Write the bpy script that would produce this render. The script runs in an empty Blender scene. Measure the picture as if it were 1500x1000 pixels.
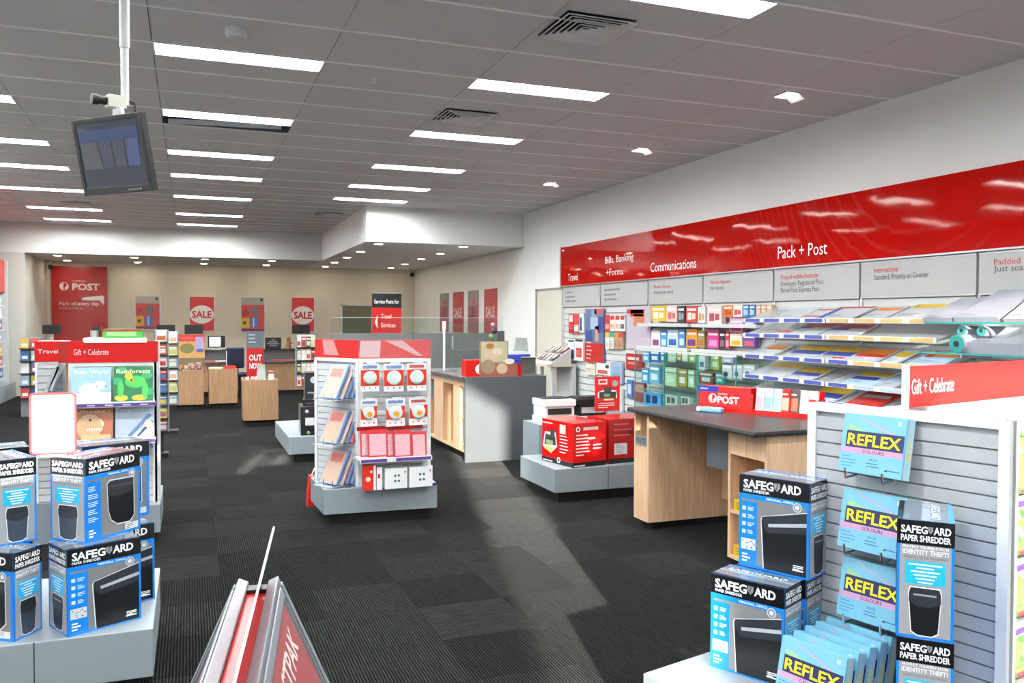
import bpy, math, random
from mathutils import Matrix, Vector
S = bpy.context.scene
COL = S.collection
R = math.radians
random.seed(7)

# ------------------------------------------------------------------ camera, sky, sun, exposure
YAW, PITCH, ROLL, F_PX, EYE = 0.367, 0.0262, 0.003, 1230.0, 1.6
fw = Vector((math.sin(YAW) * math.cos(PITCH), math.cos(YAW) * math.cos(PITCH), -math.sin(PITCH)))
r0 = Vector((math.cos(YAW), -math.sin(YAW), 0))
u0 = r0.cross(fw)
rt = r0 * math.cos(ROLL) + u0 * math.sin(ROLL)
up = -r0 * math.sin(ROLL) + u0 * math.cos(ROLL)
cam = bpy.data.cameras.new('camera')
cam.sensor_width = 36
cam.lens = 36 * F_PX / 1500
cam.clip_start = 0.05
co = bpy.data.objects.new('camera', cam)
COL.objects.link(co)
co.matrix_world = Matrix(((rt.x, up.x, -fw.x, 0), (rt.y, up.y, -fw.y, 0), (rt.z, up.z, -fw.z, EYE), (0, 0, 0, 1)))
S.camera = co
S.view_settings.view_transform = 'Standard'
S.view_settings.look = 'None'
S.view_settings.gamma = 1
S.view_settings.use_curve_mapping = False
S.view_settings.exposure = 0.0
S.cycles.transparent_max_bounces = 32
SUN_AZ, SUN_EL = R(13.3), R(11.3)
w = bpy.data.worlds.new('world')
S.world = w
w.use_nodes = True
nt = w.node_tree
sky = nt.nodes.new('ShaderNodeTexSky')
sky.sky_type = 'NISHITA'
sky.sun_disc = False
sky.sun_elevation = R(30)
sky.sun_rotation = R(180) + SUN_AZ
nt.links.new(sky.outputs[0], nt.nodes['Background'].inputs[0])
nt.nodes['Background'].inputs[1].default_value = 0.4
sd = bpy.data.lights.new('sun', 'SUN')
sd.energy = 18.0
sd.angle = R(0.6)
sd.color = (1.0, 0.95, 0.86)
so = bpy.data.objects.new('sun', sd)
COL.objects.link(so)
sdir = Vector((math.sin(SUN_AZ) * math.cos(SUN_EL), math.cos(SUN_AZ) * math.cos(SUN_EL), -math.sin(SUN_EL)))
so.rotation_euler = sdir.to_track_quat('-Z', 'Y').to_euler()
so.location = (-3, -8, 4)
LAMP = 100.0        # strength of the fluorescent panels
DOWN = 95.0       # strength of the downlight lenses

# ------------------------------------------------------------------ materials
def lin(h):
    if isinstance(h, str):
        c = [int(h[i:i + 2], 16) / 255 for i in (0, 2, 4)]
    else:
        c = h
    return [((x + 0.055) / 1.055) ** 2.4 if x > 0.04045 else x / 12.92 for x in c] + [1]

MC = {}
def mat(h, rough=0.5, metal=0.0, spec=0.5, emit=0.0, var=0.04, bump=0.0, scale=30.0, alpha=1.0, coat=0.0):
    key = (h, rough, metal, spec, emit, var, bump, scale, alpha, coat)
    if key in MC:
        return MC[key]
    m = bpy.data.materials.new('m_' + str(h))
    m.use_nodes = True
    t = m.node_tree
    b = t.nodes['Principled BSDF']
    c = lin(h)
    b.inputs['Roughness'].default_value = rough
    b.inputs['Metallic'].default_value = metal
    b.inputs['Specular IOR Level'].default_value = spec
    b.inputs['Coat Weight'].default_value = coat
    b.inputs['Coat Roughness'].default_value = 0.05
    if emit:
        b.inputs['Emission Color'].default_value = c
        b.inputs['Emission Strength'].default_value = emit
    tc = t.nodes.new('ShaderNodeTexCoord')
    n = t.nodes.new('ShaderNodeTexNoise')
    n.inputs['Scale'].default_value = scale
    t.links.new(tc.outputs['Object'], n.inputs['Vector'])
    mx = t.nodes.new('ShaderNodeMix')
    mx.data_type = 'RGBA'
    mx.inputs['A'].default_value = [max(0, x * (1 - var)) for x in c[:3]] + [1]
    mx.inputs['B'].default_value = [min(1, x * (1 + var)) for x in c[:3]] + [1]
    t.links.new(n.outputs['Fac'], mx.inputs['Factor'])
    t.links.new(mx.outputs['Result'], b.inputs['Base Color'])
    if bump:
        bp = t.nodes.new('ShaderNodeBump')
        bp.inputs['Strength'].default_value = bump
        bp.inputs['Distance'].default_value = 0.01
        t.links.new(n.outputs['Fac'], bp.inputs['Height'])
        t.links.new(bp.outputs['Normal'], b.inputs['Normal'])
    MC[key] = m
    return m

def glass_mat(h, amount=0.12, rough=0.02):
    key = ('glass', h, amount)
    if key in MC:
        return MC[key]
    m = bpy.data.materials.new('m_glass')
    m.use_nodes = True
    t = m.node_tree
    t.nodes.remove(t.nodes['Principled BSDF'])
    out = t.nodes['Material Output']
    tr = t.nodes.new('ShaderNodeBsdfTransparent')
    tr.inputs[0].default_value = lin(h)
    gl = t.nodes.new('ShaderNodeBsdfGlossy')
    gl.inputs['Roughness'].default_value = rough
    fr = t.nodes.new('ShaderNodeFresnel')
    fr.inputs[0].default_value = 1.45
    ad = t.nodes.new('ShaderNodeMath')
    ad.operation = 'MULTIPLY_ADD'
    ad.inputs[1].default_value = 0.7
    ad.inputs[2].default_value = amount * 0.15
    ge = t.nodes.new('ShaderNodeNewGeometry')
    bf = t.nodes.new('ShaderNodeMath')
    bf.operation = 'SUBTRACT'
    bf.inputs[0].default_value = 1.0
    t.links.new(ge.outputs['Backfacing'], bf.inputs[1])
    mf = t.nodes.new('ShaderNodeMath')
    mf.operation = 'MULTIPLY'
    t.links.new(fr.outputs[0], mf.inputs[0])
    t.links.new(bf.outputs[0], mf.inputs[1])
    t.links.new(mf.outputs[0], ad.inputs[0])
    mx = t.nodes.new('ShaderNodeMixShader')
    t.links.new(ad.outputs[0], mx.inputs[0])
    t.links.new(tr.outputs[0], mx.inputs[1])
    t.links.new(gl.outputs[0], mx.inputs[2])
    t.links.new(mx.outputs[0], out.inputs[0])
    MC[key] = m
    return m

def film_mat(h='ffffff', alpha=0.16, rough=0.12):
    key = ('film', h, alpha)
    if key in MC:
        return MC[key]
    m = bpy.data.materials.new('m_film')
    m.use_nodes = True
    b = m.node_tree.nodes['Principled BSDF']
    b.inputs['Base Color'].default_value = lin(h)
    b.inputs['Roughness'].default_value = rough
    b.inputs['Alpha'].default_value = alpha
    b.inputs['Specular IOR Level'].default_value = 0.9
    MC[key] = m
    return m

def wood_mat(a='c69f7c', b_='dfbb97'):
    m = bpy.data.materials.new('m_wood')
    m.use_nodes = True
    t = m.node_tree
    b = t.nodes['Principled BSDF']
    tc = t.nodes.new('ShaderNodeTexCoord')
    mp = t.nodes.new('ShaderNodeMapping')
    mp.inputs['Scale'].default_value = (14, 14, 1.2)
    n = t.nodes.new('ShaderNodeTexNoise')
    n.inputs['Scale'].default_value = 3
    n.inputs['Detail'].default_value = 6
    cr = t.nodes.new('ShaderNodeValToRGB')
    cr.color_ramp.elements[0].color = lin(a)
    cr.color_ramp.elements[0].position = 0.3
    cr.color_ramp.elements[1].color = lin(b_)
    cr.color_ramp.elements[1].position = 0.7
    t.links.new(tc.outputs['Object'], mp.inputs['Vector'])
    t.links.new(mp.outputs[0], n.inputs['Vector'])
    t.links.new(n.outputs['Fac'], cr.inputs[0])
    t.links.new(cr.outputs[0], b.inputs['Base Color'])
    b.inputs['Roughness'].default_value = 0.42
    return m

def carpet_mat(dark):
    m = bpy.data.materials.new('m_carpet')
    m.use_nodes = True
    t = m.node_tree
    b = t.nodes['Principled BSDF']
    tc = t.nodes.new('ShaderNodeTexCoord')
    oi = t.nodes.new('ShaderNodeObjectInfo')
    wv = t.nodes.new('ShaderNodeTexWave')
    wv.bands_direction = 'X'
    wv.inputs['Scale'].default_value = 22
    wv.inputs['Distortion'].default_value = 0.6
    wv.inputs['Detail'].default_value = 1
    n = t.nodes.new('ShaderNodeTexNoise')
    mp = t.nodes.new('ShaderNodeMapping')
    mp.inputs['Scale'].default_value = (60, 5, 1)
    va = t.nodes.new('ShaderNodeVectorMath')
    va.operation = 'ADD'
    vm = t.nodes.new('ShaderNodeVectorMath')
    vm.operation = 'SCALE'
    vm.inputs['Scale'].default_value = 37
    cb = t.nodes.new('ShaderNodeCombineXYZ')
    t.links.new(oi.outputs['Random'], cb.inputs[0])
    t.links.new(oi.outputs['Random'], cb.inputs[1])
    t.links.new(cb.outputs[0], vm.inputs[0])
    t.links.new(tc.outputs['Object'], va.inputs[0])
    t.links.new(vm.outputs[0], va.inputs[1])
    t.links.new(va.outputs[0], mp.inputs['Vector'])
    t.links.new(mp.outputs[0], n.inputs['Vector'])
    n.inputs['Scale'].default_value = 1.4
    n.inputs['Detail'].default_value = 4
    t.links.new(tc.outputs['Object'], wv.inputs['Vector'])
    mu = t.nodes.new('ShaderNodeMath')
    mu.operation = 'MULTIPLY'
    t.links.new(wv.outputs['Fac'], mu.inputs[0])
    t.links.new(n.outputs['Fac'], mu.inputs[1])
    cr = t.nodes.new('ShaderNodeValToRGB')
    cr.color_ramp.elements[0].color = lin('050505' if dark else '080808')
    cr.color_ramp.elements[0].position = 0.05
    cr.color_ramp.elements[1].color = lin('262726' if dark else '2f302e')
    cr.color_ramp.elements[1].position = 0.62
    t.links.new(mu.outputs[0], cr.inputs[0])
    t.links.new(cr.outputs[0], b.inputs['Base Color'])
    b.inputs['Roughness'].default_value = 0.95
    b.inputs['Specular IOR Level'].default_value = 0.0
    b.inputs['Sheen Weight'].default_value = 0.085
    b.inputs['Sheen Roughness'].default_value = 0.35
    b.inputs['Sheen Tint'].default_value = (0.75, 0.75, 0.72, 1)
    bp = t.nodes.new('ShaderNodeBump')
    bp.inputs['Strength'].default_value = 0.5
    bp.inputs['Distance'].default_value = 0.005
    t.links.new(mu.outputs[0], bp.inputs['Height'])
    t.links.new(bp.outputs[0], b.inputs['Normal'])
    return m

def fascia_mat():
    m = mat('a30c07', 0.045, spec=0.14).copy()
    t = m.node_tree
    b = t.nodes['Principled BSDF']
    tc = t.nodes.new('ShaderNodeTexCoord')
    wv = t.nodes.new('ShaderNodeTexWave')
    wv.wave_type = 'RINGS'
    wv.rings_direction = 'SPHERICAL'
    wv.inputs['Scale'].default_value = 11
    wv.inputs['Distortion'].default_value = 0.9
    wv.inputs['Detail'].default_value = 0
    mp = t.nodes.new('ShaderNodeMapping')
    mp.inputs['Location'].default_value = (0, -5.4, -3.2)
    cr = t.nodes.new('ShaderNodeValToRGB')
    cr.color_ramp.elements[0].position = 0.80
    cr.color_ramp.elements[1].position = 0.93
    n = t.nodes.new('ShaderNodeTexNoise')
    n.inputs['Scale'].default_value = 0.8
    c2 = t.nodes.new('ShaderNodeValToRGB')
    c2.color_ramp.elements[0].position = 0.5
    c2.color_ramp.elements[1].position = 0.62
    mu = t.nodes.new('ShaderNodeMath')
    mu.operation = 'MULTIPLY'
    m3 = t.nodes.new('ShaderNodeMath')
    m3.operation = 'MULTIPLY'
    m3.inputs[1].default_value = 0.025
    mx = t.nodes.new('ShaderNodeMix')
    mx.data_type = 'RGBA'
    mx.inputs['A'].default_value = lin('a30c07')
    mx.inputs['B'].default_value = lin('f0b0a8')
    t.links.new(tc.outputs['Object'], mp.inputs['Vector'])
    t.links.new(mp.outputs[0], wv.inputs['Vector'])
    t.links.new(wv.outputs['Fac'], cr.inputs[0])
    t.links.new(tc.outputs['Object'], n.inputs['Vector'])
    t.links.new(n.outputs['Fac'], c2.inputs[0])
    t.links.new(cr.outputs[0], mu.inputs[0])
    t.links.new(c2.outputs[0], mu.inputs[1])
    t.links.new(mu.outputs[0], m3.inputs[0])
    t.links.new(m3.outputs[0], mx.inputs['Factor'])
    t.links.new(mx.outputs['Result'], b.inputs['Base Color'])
    # the panel is slightly wavy acrylic, so reflections of the lights break up
    n2 = t.nodes.new('ShaderNodeTexNoise')
    n2.inputs['Scale'].default_value = 1.6
    bp = t.nodes.new('ShaderNodeBump')
    bp.inputs['Strength'].default_value = 0.3
    bp.inputs['Distance'].default_value = 0.014
    t.links.new(tc.outputs['Object'], n2.inputs['Vector'])
    t.links.new(n2.outputs['Fac'], bp.inputs['Height'])
    t.links.new(bp.outputs[0], b.inputs['Normal'])
    return m

WHITE = mat('dcdddc', 0.45)
WALL = mat('ebecea', 0.8, var=0.015, scale=3)
WALLB = mat('d9d0bf', 0.8, var=0.015, scale=3)
CEIL = mat('c4c3c1', 0.6, var=0.02, scale=6)
TBAR = mat('f4f2ef', 0.5)
DARK = mat('1a1b1c', 0.5)
BLACK = mat('0a0a0b', 0.45)
STEEL = mat('9aa3a8', 0.35, metal=0.6)
PLINTH = mat('8d979c', 0.45, metal=0.2)
SLAT = mat('c6c7c6', 0.42)
RED = mat('c4120d', 0.4, spec=0.3)
REDH = mat('bd1212', 0.35, spec=0.3)
PURPLE = mat('5a3d85', 0.4)
GREY = mat('8d8f8e', 0.5)
DGREY = mat('55585a', 0.5)
PALE = mat('c4c6c6', 0.5)
BLUE = mat('1a7fd8', 0.35)
CYAN = mat('25b4ea', 0.35)
NAVY = mat('1b2350', 0.4)
YEL = mat('f2dc1c', 0.4)
SILVER = mat('c8cacc', 0.3, metal=0.8)
CHROME = mat('d8d8d8', 0.18, metal=1.0)
GLASS = glass_mat('f7fcfa')
TEALEDGE = mat('2f8f88', 0.2)
FILM = film_mat()
WOOD = wood_mat()
WOODB = wood_mat('8f6d4f', 'a58160')
WSLAT = mat('a9acae', 0.42)
COUNTER = mat('4a4b4a', 0.45, var=0.12, scale=90)

# ------------------------------------------------------------------ geometry helpers
class G:
    def __init__(s):
        s.v, s.f, s.mi, s.ms = [], [], [], []
    def k(s, m):
        if m not in s.ms:
            s.ms.append(m)
        return s.ms.index(m)
    def add(s, vs, fs, m, M=None):
        o = len(s.v)
        s.v += [tuple(M @ Vector(p)) if M else tuple(p) for p in vs]
        i = s.k(m)
        for f in fs:
            s.f.append([o + j for j in f])
            s.mi.append(i)
        return s
    def box(s, x0, x1, y0, y1, z0, z1, m, M=None):
        vs = [(x0, y0, z0), (x1, y0, z0), (x1, y1, z0), (x0, y1, z0), (x0, y0, z1), (x1, y0, z1), (x1, y1, z1), (x0, y1, z1)]
        fs = [(0, 3, 2, 1), (4, 5, 6, 7), (0, 1, 5, 4), (1, 2, 6, 5), (2, 3, 7, 6), (3, 0, 4, 7)]
        return s.add(vs, fs, m, M)
    def poly(s, pts, m, M=None):
        return s.add(pts, [list(range(len(pts)))], m, M)
    def prism(s, pts, z0, z1, m, M=None):
        n = len(pts)
        vs = [(x, y, z0) for x, y in pts] + [(x, y, z1) for x, y in pts]
        fs = [list(range(n))[::-1], list(range(n, 2 * n))] + [(i, (i + 1) % n, n + (i + 1) % n, n + i) for i in range(n)]
        return s.add(vs, fs, m, M)
    def cyl(s, a, b, r, m, n=12, r1=None):
        a, b = Vector(a), Vector(b)
        r1 = r if r1 is None else r1
        q = (b - a).normalized().to_track_quat('Z', 'Y').to_matrix()
        vs = []
        for c, rr in ((a, r), (b, r1)):
            for i in range(n):
                t = 2 * math.pi * i / n
                vs.append(c + q @ Vector((rr * math.cos(t), rr * math.sin(t), 0)))
        fs = [(i, (i + 1) % n, n + (i + 1) % n, n + i) for i in range(n)] + [list(range(n))[::-1], list(range(n, 2 * n))]
        return s.add(vs, fs, m)
    def tube(s, pts, r, m, n=8):
        for a, b in zip(pts[:-1], pts[1:]):
            s.cyl(a, b, r, m, n)
        return s
    def lathe(s, prof, m, n=16, M=None):
        vs, fs = [], []
        for r, z in prof:
            for i in range(n):
                t = 2 * math.pi * i / n
                vs.append((r * math.cos(t), r * math.sin(t), z))
        for j in range(len(prof) - 1):
            for i in range(n):
                fs.append((j * n + i, j * n + (i + 1) % n, (j + 1) * n + (i + 1) % n, (j + 1) * n + i))
        fs.append(list(range(n))[::-1])
        fs.append([(len(prof) - 1) * n + i for i in range(n)])
        return s.add(vs, fs, m, M)
    def ball(s, c, r, m, n=10, sx=1, sy=1, sz=1):
        prof = []
        h = n // 2 + 1
        for j in range(h + 1):
            t = math.pi * j / h
            prof.append((max(1e-4, r * math.sin(t)), -r * math.cos(t)))
        return s.lathe(prof, m, n, Matrix.Translation(c) @ Matrix.Diagonal((sx, sy, sz, 1)))
    def rect(s, x0, y0, x1, y1, m, M, z=0.0006):
        return s.add([(x0, y0, z), (x1, y0, z), (x1, y1, z), (x0, y1, z)], [(0, 1, 2, 3)], m, M)
    def pol2(s, pts, m, M, z=0.0006):
        return s.add([(x, y, z) for x, y in pts], [list(range(len(pts)))], m, M)
    def disc(s, x, y, r, m, M, z=0.0008, n=20, ry=None):
        ry = ry or r
        return s.pol2([(x + r * math.cos(2 * math.pi * i / n), y + ry * math.sin(2 * math.pi * i / n)) for i in range(n)], m, M, z)
    def lines(s, x0, y1, x1, n, dy, h, m, M, z=0.0009, seed=1):
        rr = random.Random(seed)
        for i in range(n):
            s.rect(x0, y1 - i * dy - h, x0 + (x1 - x0) * (0.55 + 0.45 * rr.random()), y1 - i * dy, m, M, z)
        return s
    def text(s, t, x, y, h, m, M, align='l', w=None, bold=0.0, xs=1.0, z=0.0012, spacing=1.0):
        vs, fs, tw = text2d(t, bold, spacing)
        k = h / CAP
        kx = k * xs
        if w:
            kx = w / max(tw, 1e-6)
        off = {'l': 0, 'c': -tw * kx / 2, 'r': -tw * kx}[align]
        return s.add([(x + off + a * kx, y + b * k, z) for a, b in vs], fs, m, M)
    def obj(s, name, parent=None, loc=None, rz=0.0, label=None, cat=None, group=None, kind=None, smooth=False, bevel=0.0):
        me = bpy.data.meshes.new(name)
        me.from_pydata(s.v, [], s.f)
        for m in s.ms:
            me.materials.append(m)
        me.polygons.foreach_set('material_index', s.mi)
        if smooth:
            me.polygons.foreach_set('use_smooth', [True] * len(me.polygons))
        me.update()
        o = link(name, me, parent, loc, rz, label, cat, group, kind)
        if smooth:
            md = o.modifiers.new('edges', 'EDGE_SPLIT')
            md.split_angle = R(35)
        if bevel:
            md = o.modifiers.new('bevel', 'BEVEL')
            md.width = bevel
            md.segments = 2
            md.limit_method = 'ANGLE'
        return o

def tag(o, label=None, cat=None, group=None, kind=None):
    if label: o['label'] = label
    if cat: o['category'] = cat
    if group: o['group'] = group
    if kind: o['kind'] = kind
    return o

def link(name, data, parent=None, loc=None, rz=0.0, label=None, cat=None, group=None, kind=None):
    o = bpy.data.objects.new(name, data)
    COL.objects.link(o)
    if parent: o.parent = parent
    if loc is not None: o.location = loc
    if rz: o.rotation_euler = (0, 0, rz)
    return tag(o, label, cat, group, kind)

def empty(name, loc=(0, 0, 0), rz=0.0, label=None, cat=None, group=None, kind=None):
    o = link(name, None, None, loc, rz, label, cat, group, kind)
    o.empty_display_size = 0.1
    return o

def dup(o, loc=None, rz=None, label=None, group=None, parent=None):
    c = o.copy()
    COL.objects.link(c)
    if parent: c.parent = parent
    if loc is not None: c.location = loc
    if rz is not None: c.rotation_euler = (0, 0, rz)
    if label: c['label'] = label
    if group: c['group'] = group
    for ch in KIDS.get(o.name, []) or [x for x in bpy.data.objects if x.parent == o]:
        dup(ch, parent=c)
    return c
KIDS = {}

def fr(o, u, v):
    """frame: 2-D prints use (x along u, y along v), z along u x v"""
    u, v, o = Vector(u).normalized(), Vector(v).normalized(), Vector(o)
    n = u.cross(v)
    return Matrix(((u.x, v.x, n.x, o.x), (u.y, v.y, n.y, o.y), (u.z, v.z, n.z, o.z), (0, 0, 0, 1)))

TXT = {}
CAP = 0.7
def text2d(t, bold=0.0, spacing=1.0):
    key = (t, bold, spacing)
    if key in TXT:
        return TXT[key]
    c = bpy.data.curves.new('lettering', 'FONT')
    c.body = t
    c.size = 1
    c.offset = bold
    c.resolution_u = 2
    c.space_character = spacing
    o = bpy.data.objects.new('lettering', c)
    COL.objects.link(o)
    dg = bpy.context.evaluated_depsgraph_get()
    me = bpy.data.meshes.new_from_object(o.evaluated_get(dg))
    vs = [(v.co.x, v.co.y) for v in me.vertices]
    fs = [list(p.vertices) for p in me.polygons]
    x0 = min((v[0] for v in vs), default=0)
    x1 = max((v[0] for v in vs), default=1)
    vs = [(a - x0, b) for a, b in vs]
    bpy.data.objects.remove(o)
    bpy.data.meshes.remove(me)
    bpy.data.curves.remove(c)
    TXT[key] = (vs, fs, x1 - x0)
    return TXT[key]

# ------------------------------------------------------------------ the room
CZ, SZ = 3.556, 2.945          # ceiling and soffit heights
XL, XR, YF, YB = -3.9, 5.81, -1.4, 22.6
CARP = [carpet_mat(True), carpet_mat(False)]
fl = G().box(XL - .1, XR + .1, YF - .2, YB + .1, -0.2, -0.006, CARP[0]).obj('floor', kind='structure', label='dark charcoal carpet tile floor of the shop')
def to_px(p):
    d = Vector(p) - Vector((0, 0, EYE))
    z = d.dot(fw)
    return (750 + F_PX * d.dot(rt) / z, 500 - F_PX * d.dot(up) / z) if z > 0.2 else (-9e9, 0)
ct = [G().box(-.2492, .2492, -.2492, .2492, -.006, 0, m).obj('carpet_tile') for m in CARP]
tile_mesh = [o.data for o in ct]
for o in ct:
    bpy.data.objects.remove(o)
n = 0
for j in range(5, 25):
    for i in range(-4, 12):
        x, y = -.08 + i * .5, .25 + j * .5
        a, b = to_px((x, y, 0))
        if -60 < a < 1300 and 590 < b < 1080 and n < 295:
            o = link('carpet_tile', tile_mesh[(i * 3 + j * 5 + (i * j) % 3) % 2], fl, (x, y, 0), R(90) * random.choice((0, 0, 1, 1, 2, 3)))
            n += 1
# plain carpet fills what the separate tiles leave
G().box(XL, XR, YF, YB, -.0059, -.004, CARP[0]).obj('carpet_field', fl)

G().box(XR, XR + .15, YF - .1, YB + .1, -.1, CZ + .4, WALL).obj('wall_right', kind='structure', label='plain white right hand shop wall')
G().box(XL - .15, XL, YF - .1, YB, -.1, CZ + .4, WALL).obj('wall_left', kind='structure', label='plain white left hand shop wall')
G().box(XL - .1, XR, YB, YB + .15, -.1, CZ + .4, WALLB).obj('wall_back', kind='structure', label='cream back wall behind the service counter')
G().box(XL, -3.15, 19.7, YB, -.1, SZ, mat('bfbdb4', .8, var=.015, scale=3)).obj('wall_return', kind='structure', label='white wall return left of the counter alcove')
# shop front behind the camera: a wide window between solid piers, the street and an added unseen wall that shapes the sunbeams
holes = [(-3.7, 1.1, .06, 3.2), (1.2, 5.6, .06, 3.2)]
def pierced(name, y0, y1, X0, X1, Z0, Z1, hs_, m, **kw):
    xs = sorted({X0, X1} | {h[0] for h in hs_} | {h[1] for h in hs_})
    zs = sorted({Z0, Z1} | {h[2] for h in hs_} | {h[3] for h in hs_})
    g = G()
    for x0, x1 in zip(xs, xs[1:]):
        for z0, z1 in zip(zs, zs[1:]):
            cx, cz = (x0 + x1) / 2, (z0 + z1) / 2
            if not any(h[0] < cx < h[1] and h[2] < cz < h[3] for h in hs_):
                g.box(x0, x1, y0, y1, z0, z1, m)
    return g.obj(name, **kw)
pierced('wall_front', YF - .08, YF, XL - .1, XR + .1, -.1, CZ + .4, holes, WALL, kind='structure', label='shop front wall with wide window openings')
G().box(-30, 30, -40, YF - .08, -.25, -.05, mat('b9b4aa', .9)).obj('pavement', kind='structure', label='pale concrete street outside the shop front')
T = 7.6 * math.tan(SUN_AZ)
ZT = 7.6 * math.tan(SUN_EL) / math.cos(SUN_AZ)
dz = lambda dist: dist * math.tan(SUN_EL) / math.cos(SUN_AZ)
gaps = [(.29, .46, -2, .92 + dz(10.3)), (.46, .62, -2, .82 + dz(10.3)), (.62, .78, -2, .72 + dz(10.3)), (.78, .90, -2, .64 + dz(10.3)),
        (1.3, 1.63, 1.31 + dz(3.9), 1.46 + dz(3.9)), (1.63, 2.7, -1, 1.47 + dz(3.9)), (-2.1, -1.62, .97 + dz(5.4), 1.36 + dz(5.4)), (3.7, 4.4, 1.35 + dz(6.2), 1.75 + dz(6.2))]  # openings of the added wall, set where each sunbeam should land
pierced('sun_mask_wall', -9.3, -9.0, -26, 22, -.1, 5.2, [(a - T, b - T, max(-.05, c + ZT), min(5.0, d + ZT)) for a, b, c, d in gaps], mat('a39c92', .9), kind='structure', label='added wall across the street, pierced to shape the sunbeams')
# bulkheads and their soffit
G().box(-3.95, 2.87, 19.7, YB, SZ, CZ + .2, mat('d3d4d0', .8, var=.015, scale=3)).obj('trim_1', kind='structure', label='white bulkhead over the service counter')
G().box(2.87, XR, 14.5, YB, SZ, CZ + .2, WALL).obj('trim_2', kind='structure', label='white bulkhead projecting forward over the right counter')
# soft door outline in the right wall
d = G().box(XR - .03, XR + .01, 12.72, 13.8, 0, 2.1, mat('cdc9ba', .6)).obj('door_1', kind='structure', label='flush cream door in the right wall before the red sign')
G().box(XR - .04, XR, 13.8, 13.86, 0, 2.14, GREY).box(XR - .04, XR, 12.66, 12.72, 0, 2.14, GREY).box(XR - .04, XR, 12.66, 13.86, 2.1, 2.14, GREY).obj('door_frame', d)
G().cyl((XR - .03, 12.8, 1.0), (XR - .09, 12.8, 1.0), .012, CHROME).cyl((XR - .09, 12.8, 1.0), (XR - .09, 12.92, 1.0), .01, CHROME).obj('door_handle', d)
# interior window opening in the back wall
wn = G().box(3.82, 4.6, YB - .02, YB - .005, 1.05, 1.95, mat('6e6d57', .3)).obj('window_1', kind='structure', label='dim olive interior window in the back wall')
G().box(3.78, 3.82, YB - .05, YB, 1.0, 1.99, WHITE).box(4.6, 4.64, YB - .05, YB, 1.0, 1.99, WHITE).box(3.78, 4.64, YB - .05, YB, 1.95, 1.99, WHITE).obj('window_frame', wn)

# ------------------------------------------------------------------ ceiling: metal tiles, light recesses, tee bars
cl = G().box(XL, XR, YF, YB, CZ + .32, CZ + .42, mat('57534f', .7)).obj('ceiling', kind='structure', label='grey metal tile ceiling')
G().box(XL, XR, YF, 2.1, CZ, CZ + .02, CEIL).obj('ceiling_panel', cl)
PX = 1.2155
colx = [-3.8795 + PX * i for i in range(9)]          # tile columns: C at 1, A at 3, B at 5
LY = [2.1, 4.29, 6.51, 8.52, 10.54, 12.24, 14.36, 16.78, 18.63, 19.7]
rows = []
for a, b in zip(LY, LY[1:]):
    k = max(1, round((b - a) / .69))
    rows += [(a + (b - a) * i / k, a + (b - a) * (i + 1) / k) for i in range(k)]
LW = .30
lights = {1: [4.29, 6.51, 8.52, 10.54, 12.24, 14.36, 16.78, 18.63], 3: [4.29, 6.51, 8.52, 10.54, 12.24, 14.36, 16.78, 18.63], 5: [4.29, 6.51, 8.52, 10.54, 12.24, 13.653]}
HATCH = (3, 8.52)
TM = {}
def tile(x0, x1, y0, y1):
    key = (round(x1 - x0, 3), round(y1 - y0, 3))
    if key not in TM:
        a, b = key
        g = G().box(-a / 2 + .003, a / 2 - .003, -b / 2 + .004, b / 2 - .004, 0, .018, CEIL)
        o = g.obj('ceiling_tile')
        TM[key] = o.data
        bpy.data.objects.remove(o)
    link('ceiling_tile', TM[key], cl, ((x0 + x1) / 2, (y0 + y1) / 2, CZ))
for ci in range(8):
    x0, x1 = colx[ci], min(colx[ci + 1], XR)
    for (a, b) in rows:
        if x0 > 2.8 and b > 14.55 + .3:
            continue
        b2 = min(b, 14.5) if x0 > 2.8 else b
        if any(abs(a - L) < .01 for L in lights.get(ci, [])):
            a2 = a + LW
            if (ci, round(a, 2)) == HATCH:
                a2 = a + LW + .34
            if b2 - a2 > .06:
                tile(x0, x1, a2, b2)
        else:
            tile(x0, x1, a, b2)
g = G()
for (a, b) in rows:
    g.box(XL, XR if a < 14.4 else 2.87, a - .011, a + .011, CZ - .006, CZ + .004, TBAR)
g.obj('tee_bar', cl)
# recessed light fittings: white trough, luminous tube cover above
LAMPM = mat('f3f8fa', .5, emit=LAMP)
TROUGH = mat('fbf6ea', .35)
hs = G()
hs.box(0, PX, 0, LW, .12, .14, WHITE).box(.004, .016, .004, LW - .004, 0, .12, TROUGH).box(PX - .016, PX - .004, .004, LW - .004, 0, .12, TROUGH)
hs.box(.004, PX - .004, .004, .016, 0, .12, TROUGH).box(.004, PX - .004, LW - .016, LW - .004, 0, .12, TROUGH)
df = G().box(.03, PX - .03, .03, LW - .03, .035, .06, LAMPM)
fm = G()
fm.box(0, PX, 0, .012, -.004, 0, WHITE).box(0, PX, LW - .012, LW, -.004, 0, WHITE).box(0, .012, .012, LW - .012, -.004, 0, WHITE).box(PX - .012, PX, .012, LW - .012, -.004, 0, WHITE)
proto = None
cname = {1: 'left row', 3: 'middle row', 5: 'row nearest the right wall'}
ordn = ['first', 'second', 'third', 'fourth', 'fifth', 'sixth', 'seventh', 'eighth', 'ninth']
vis0 = {1: 2, 3: 1, 5: 0}
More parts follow.
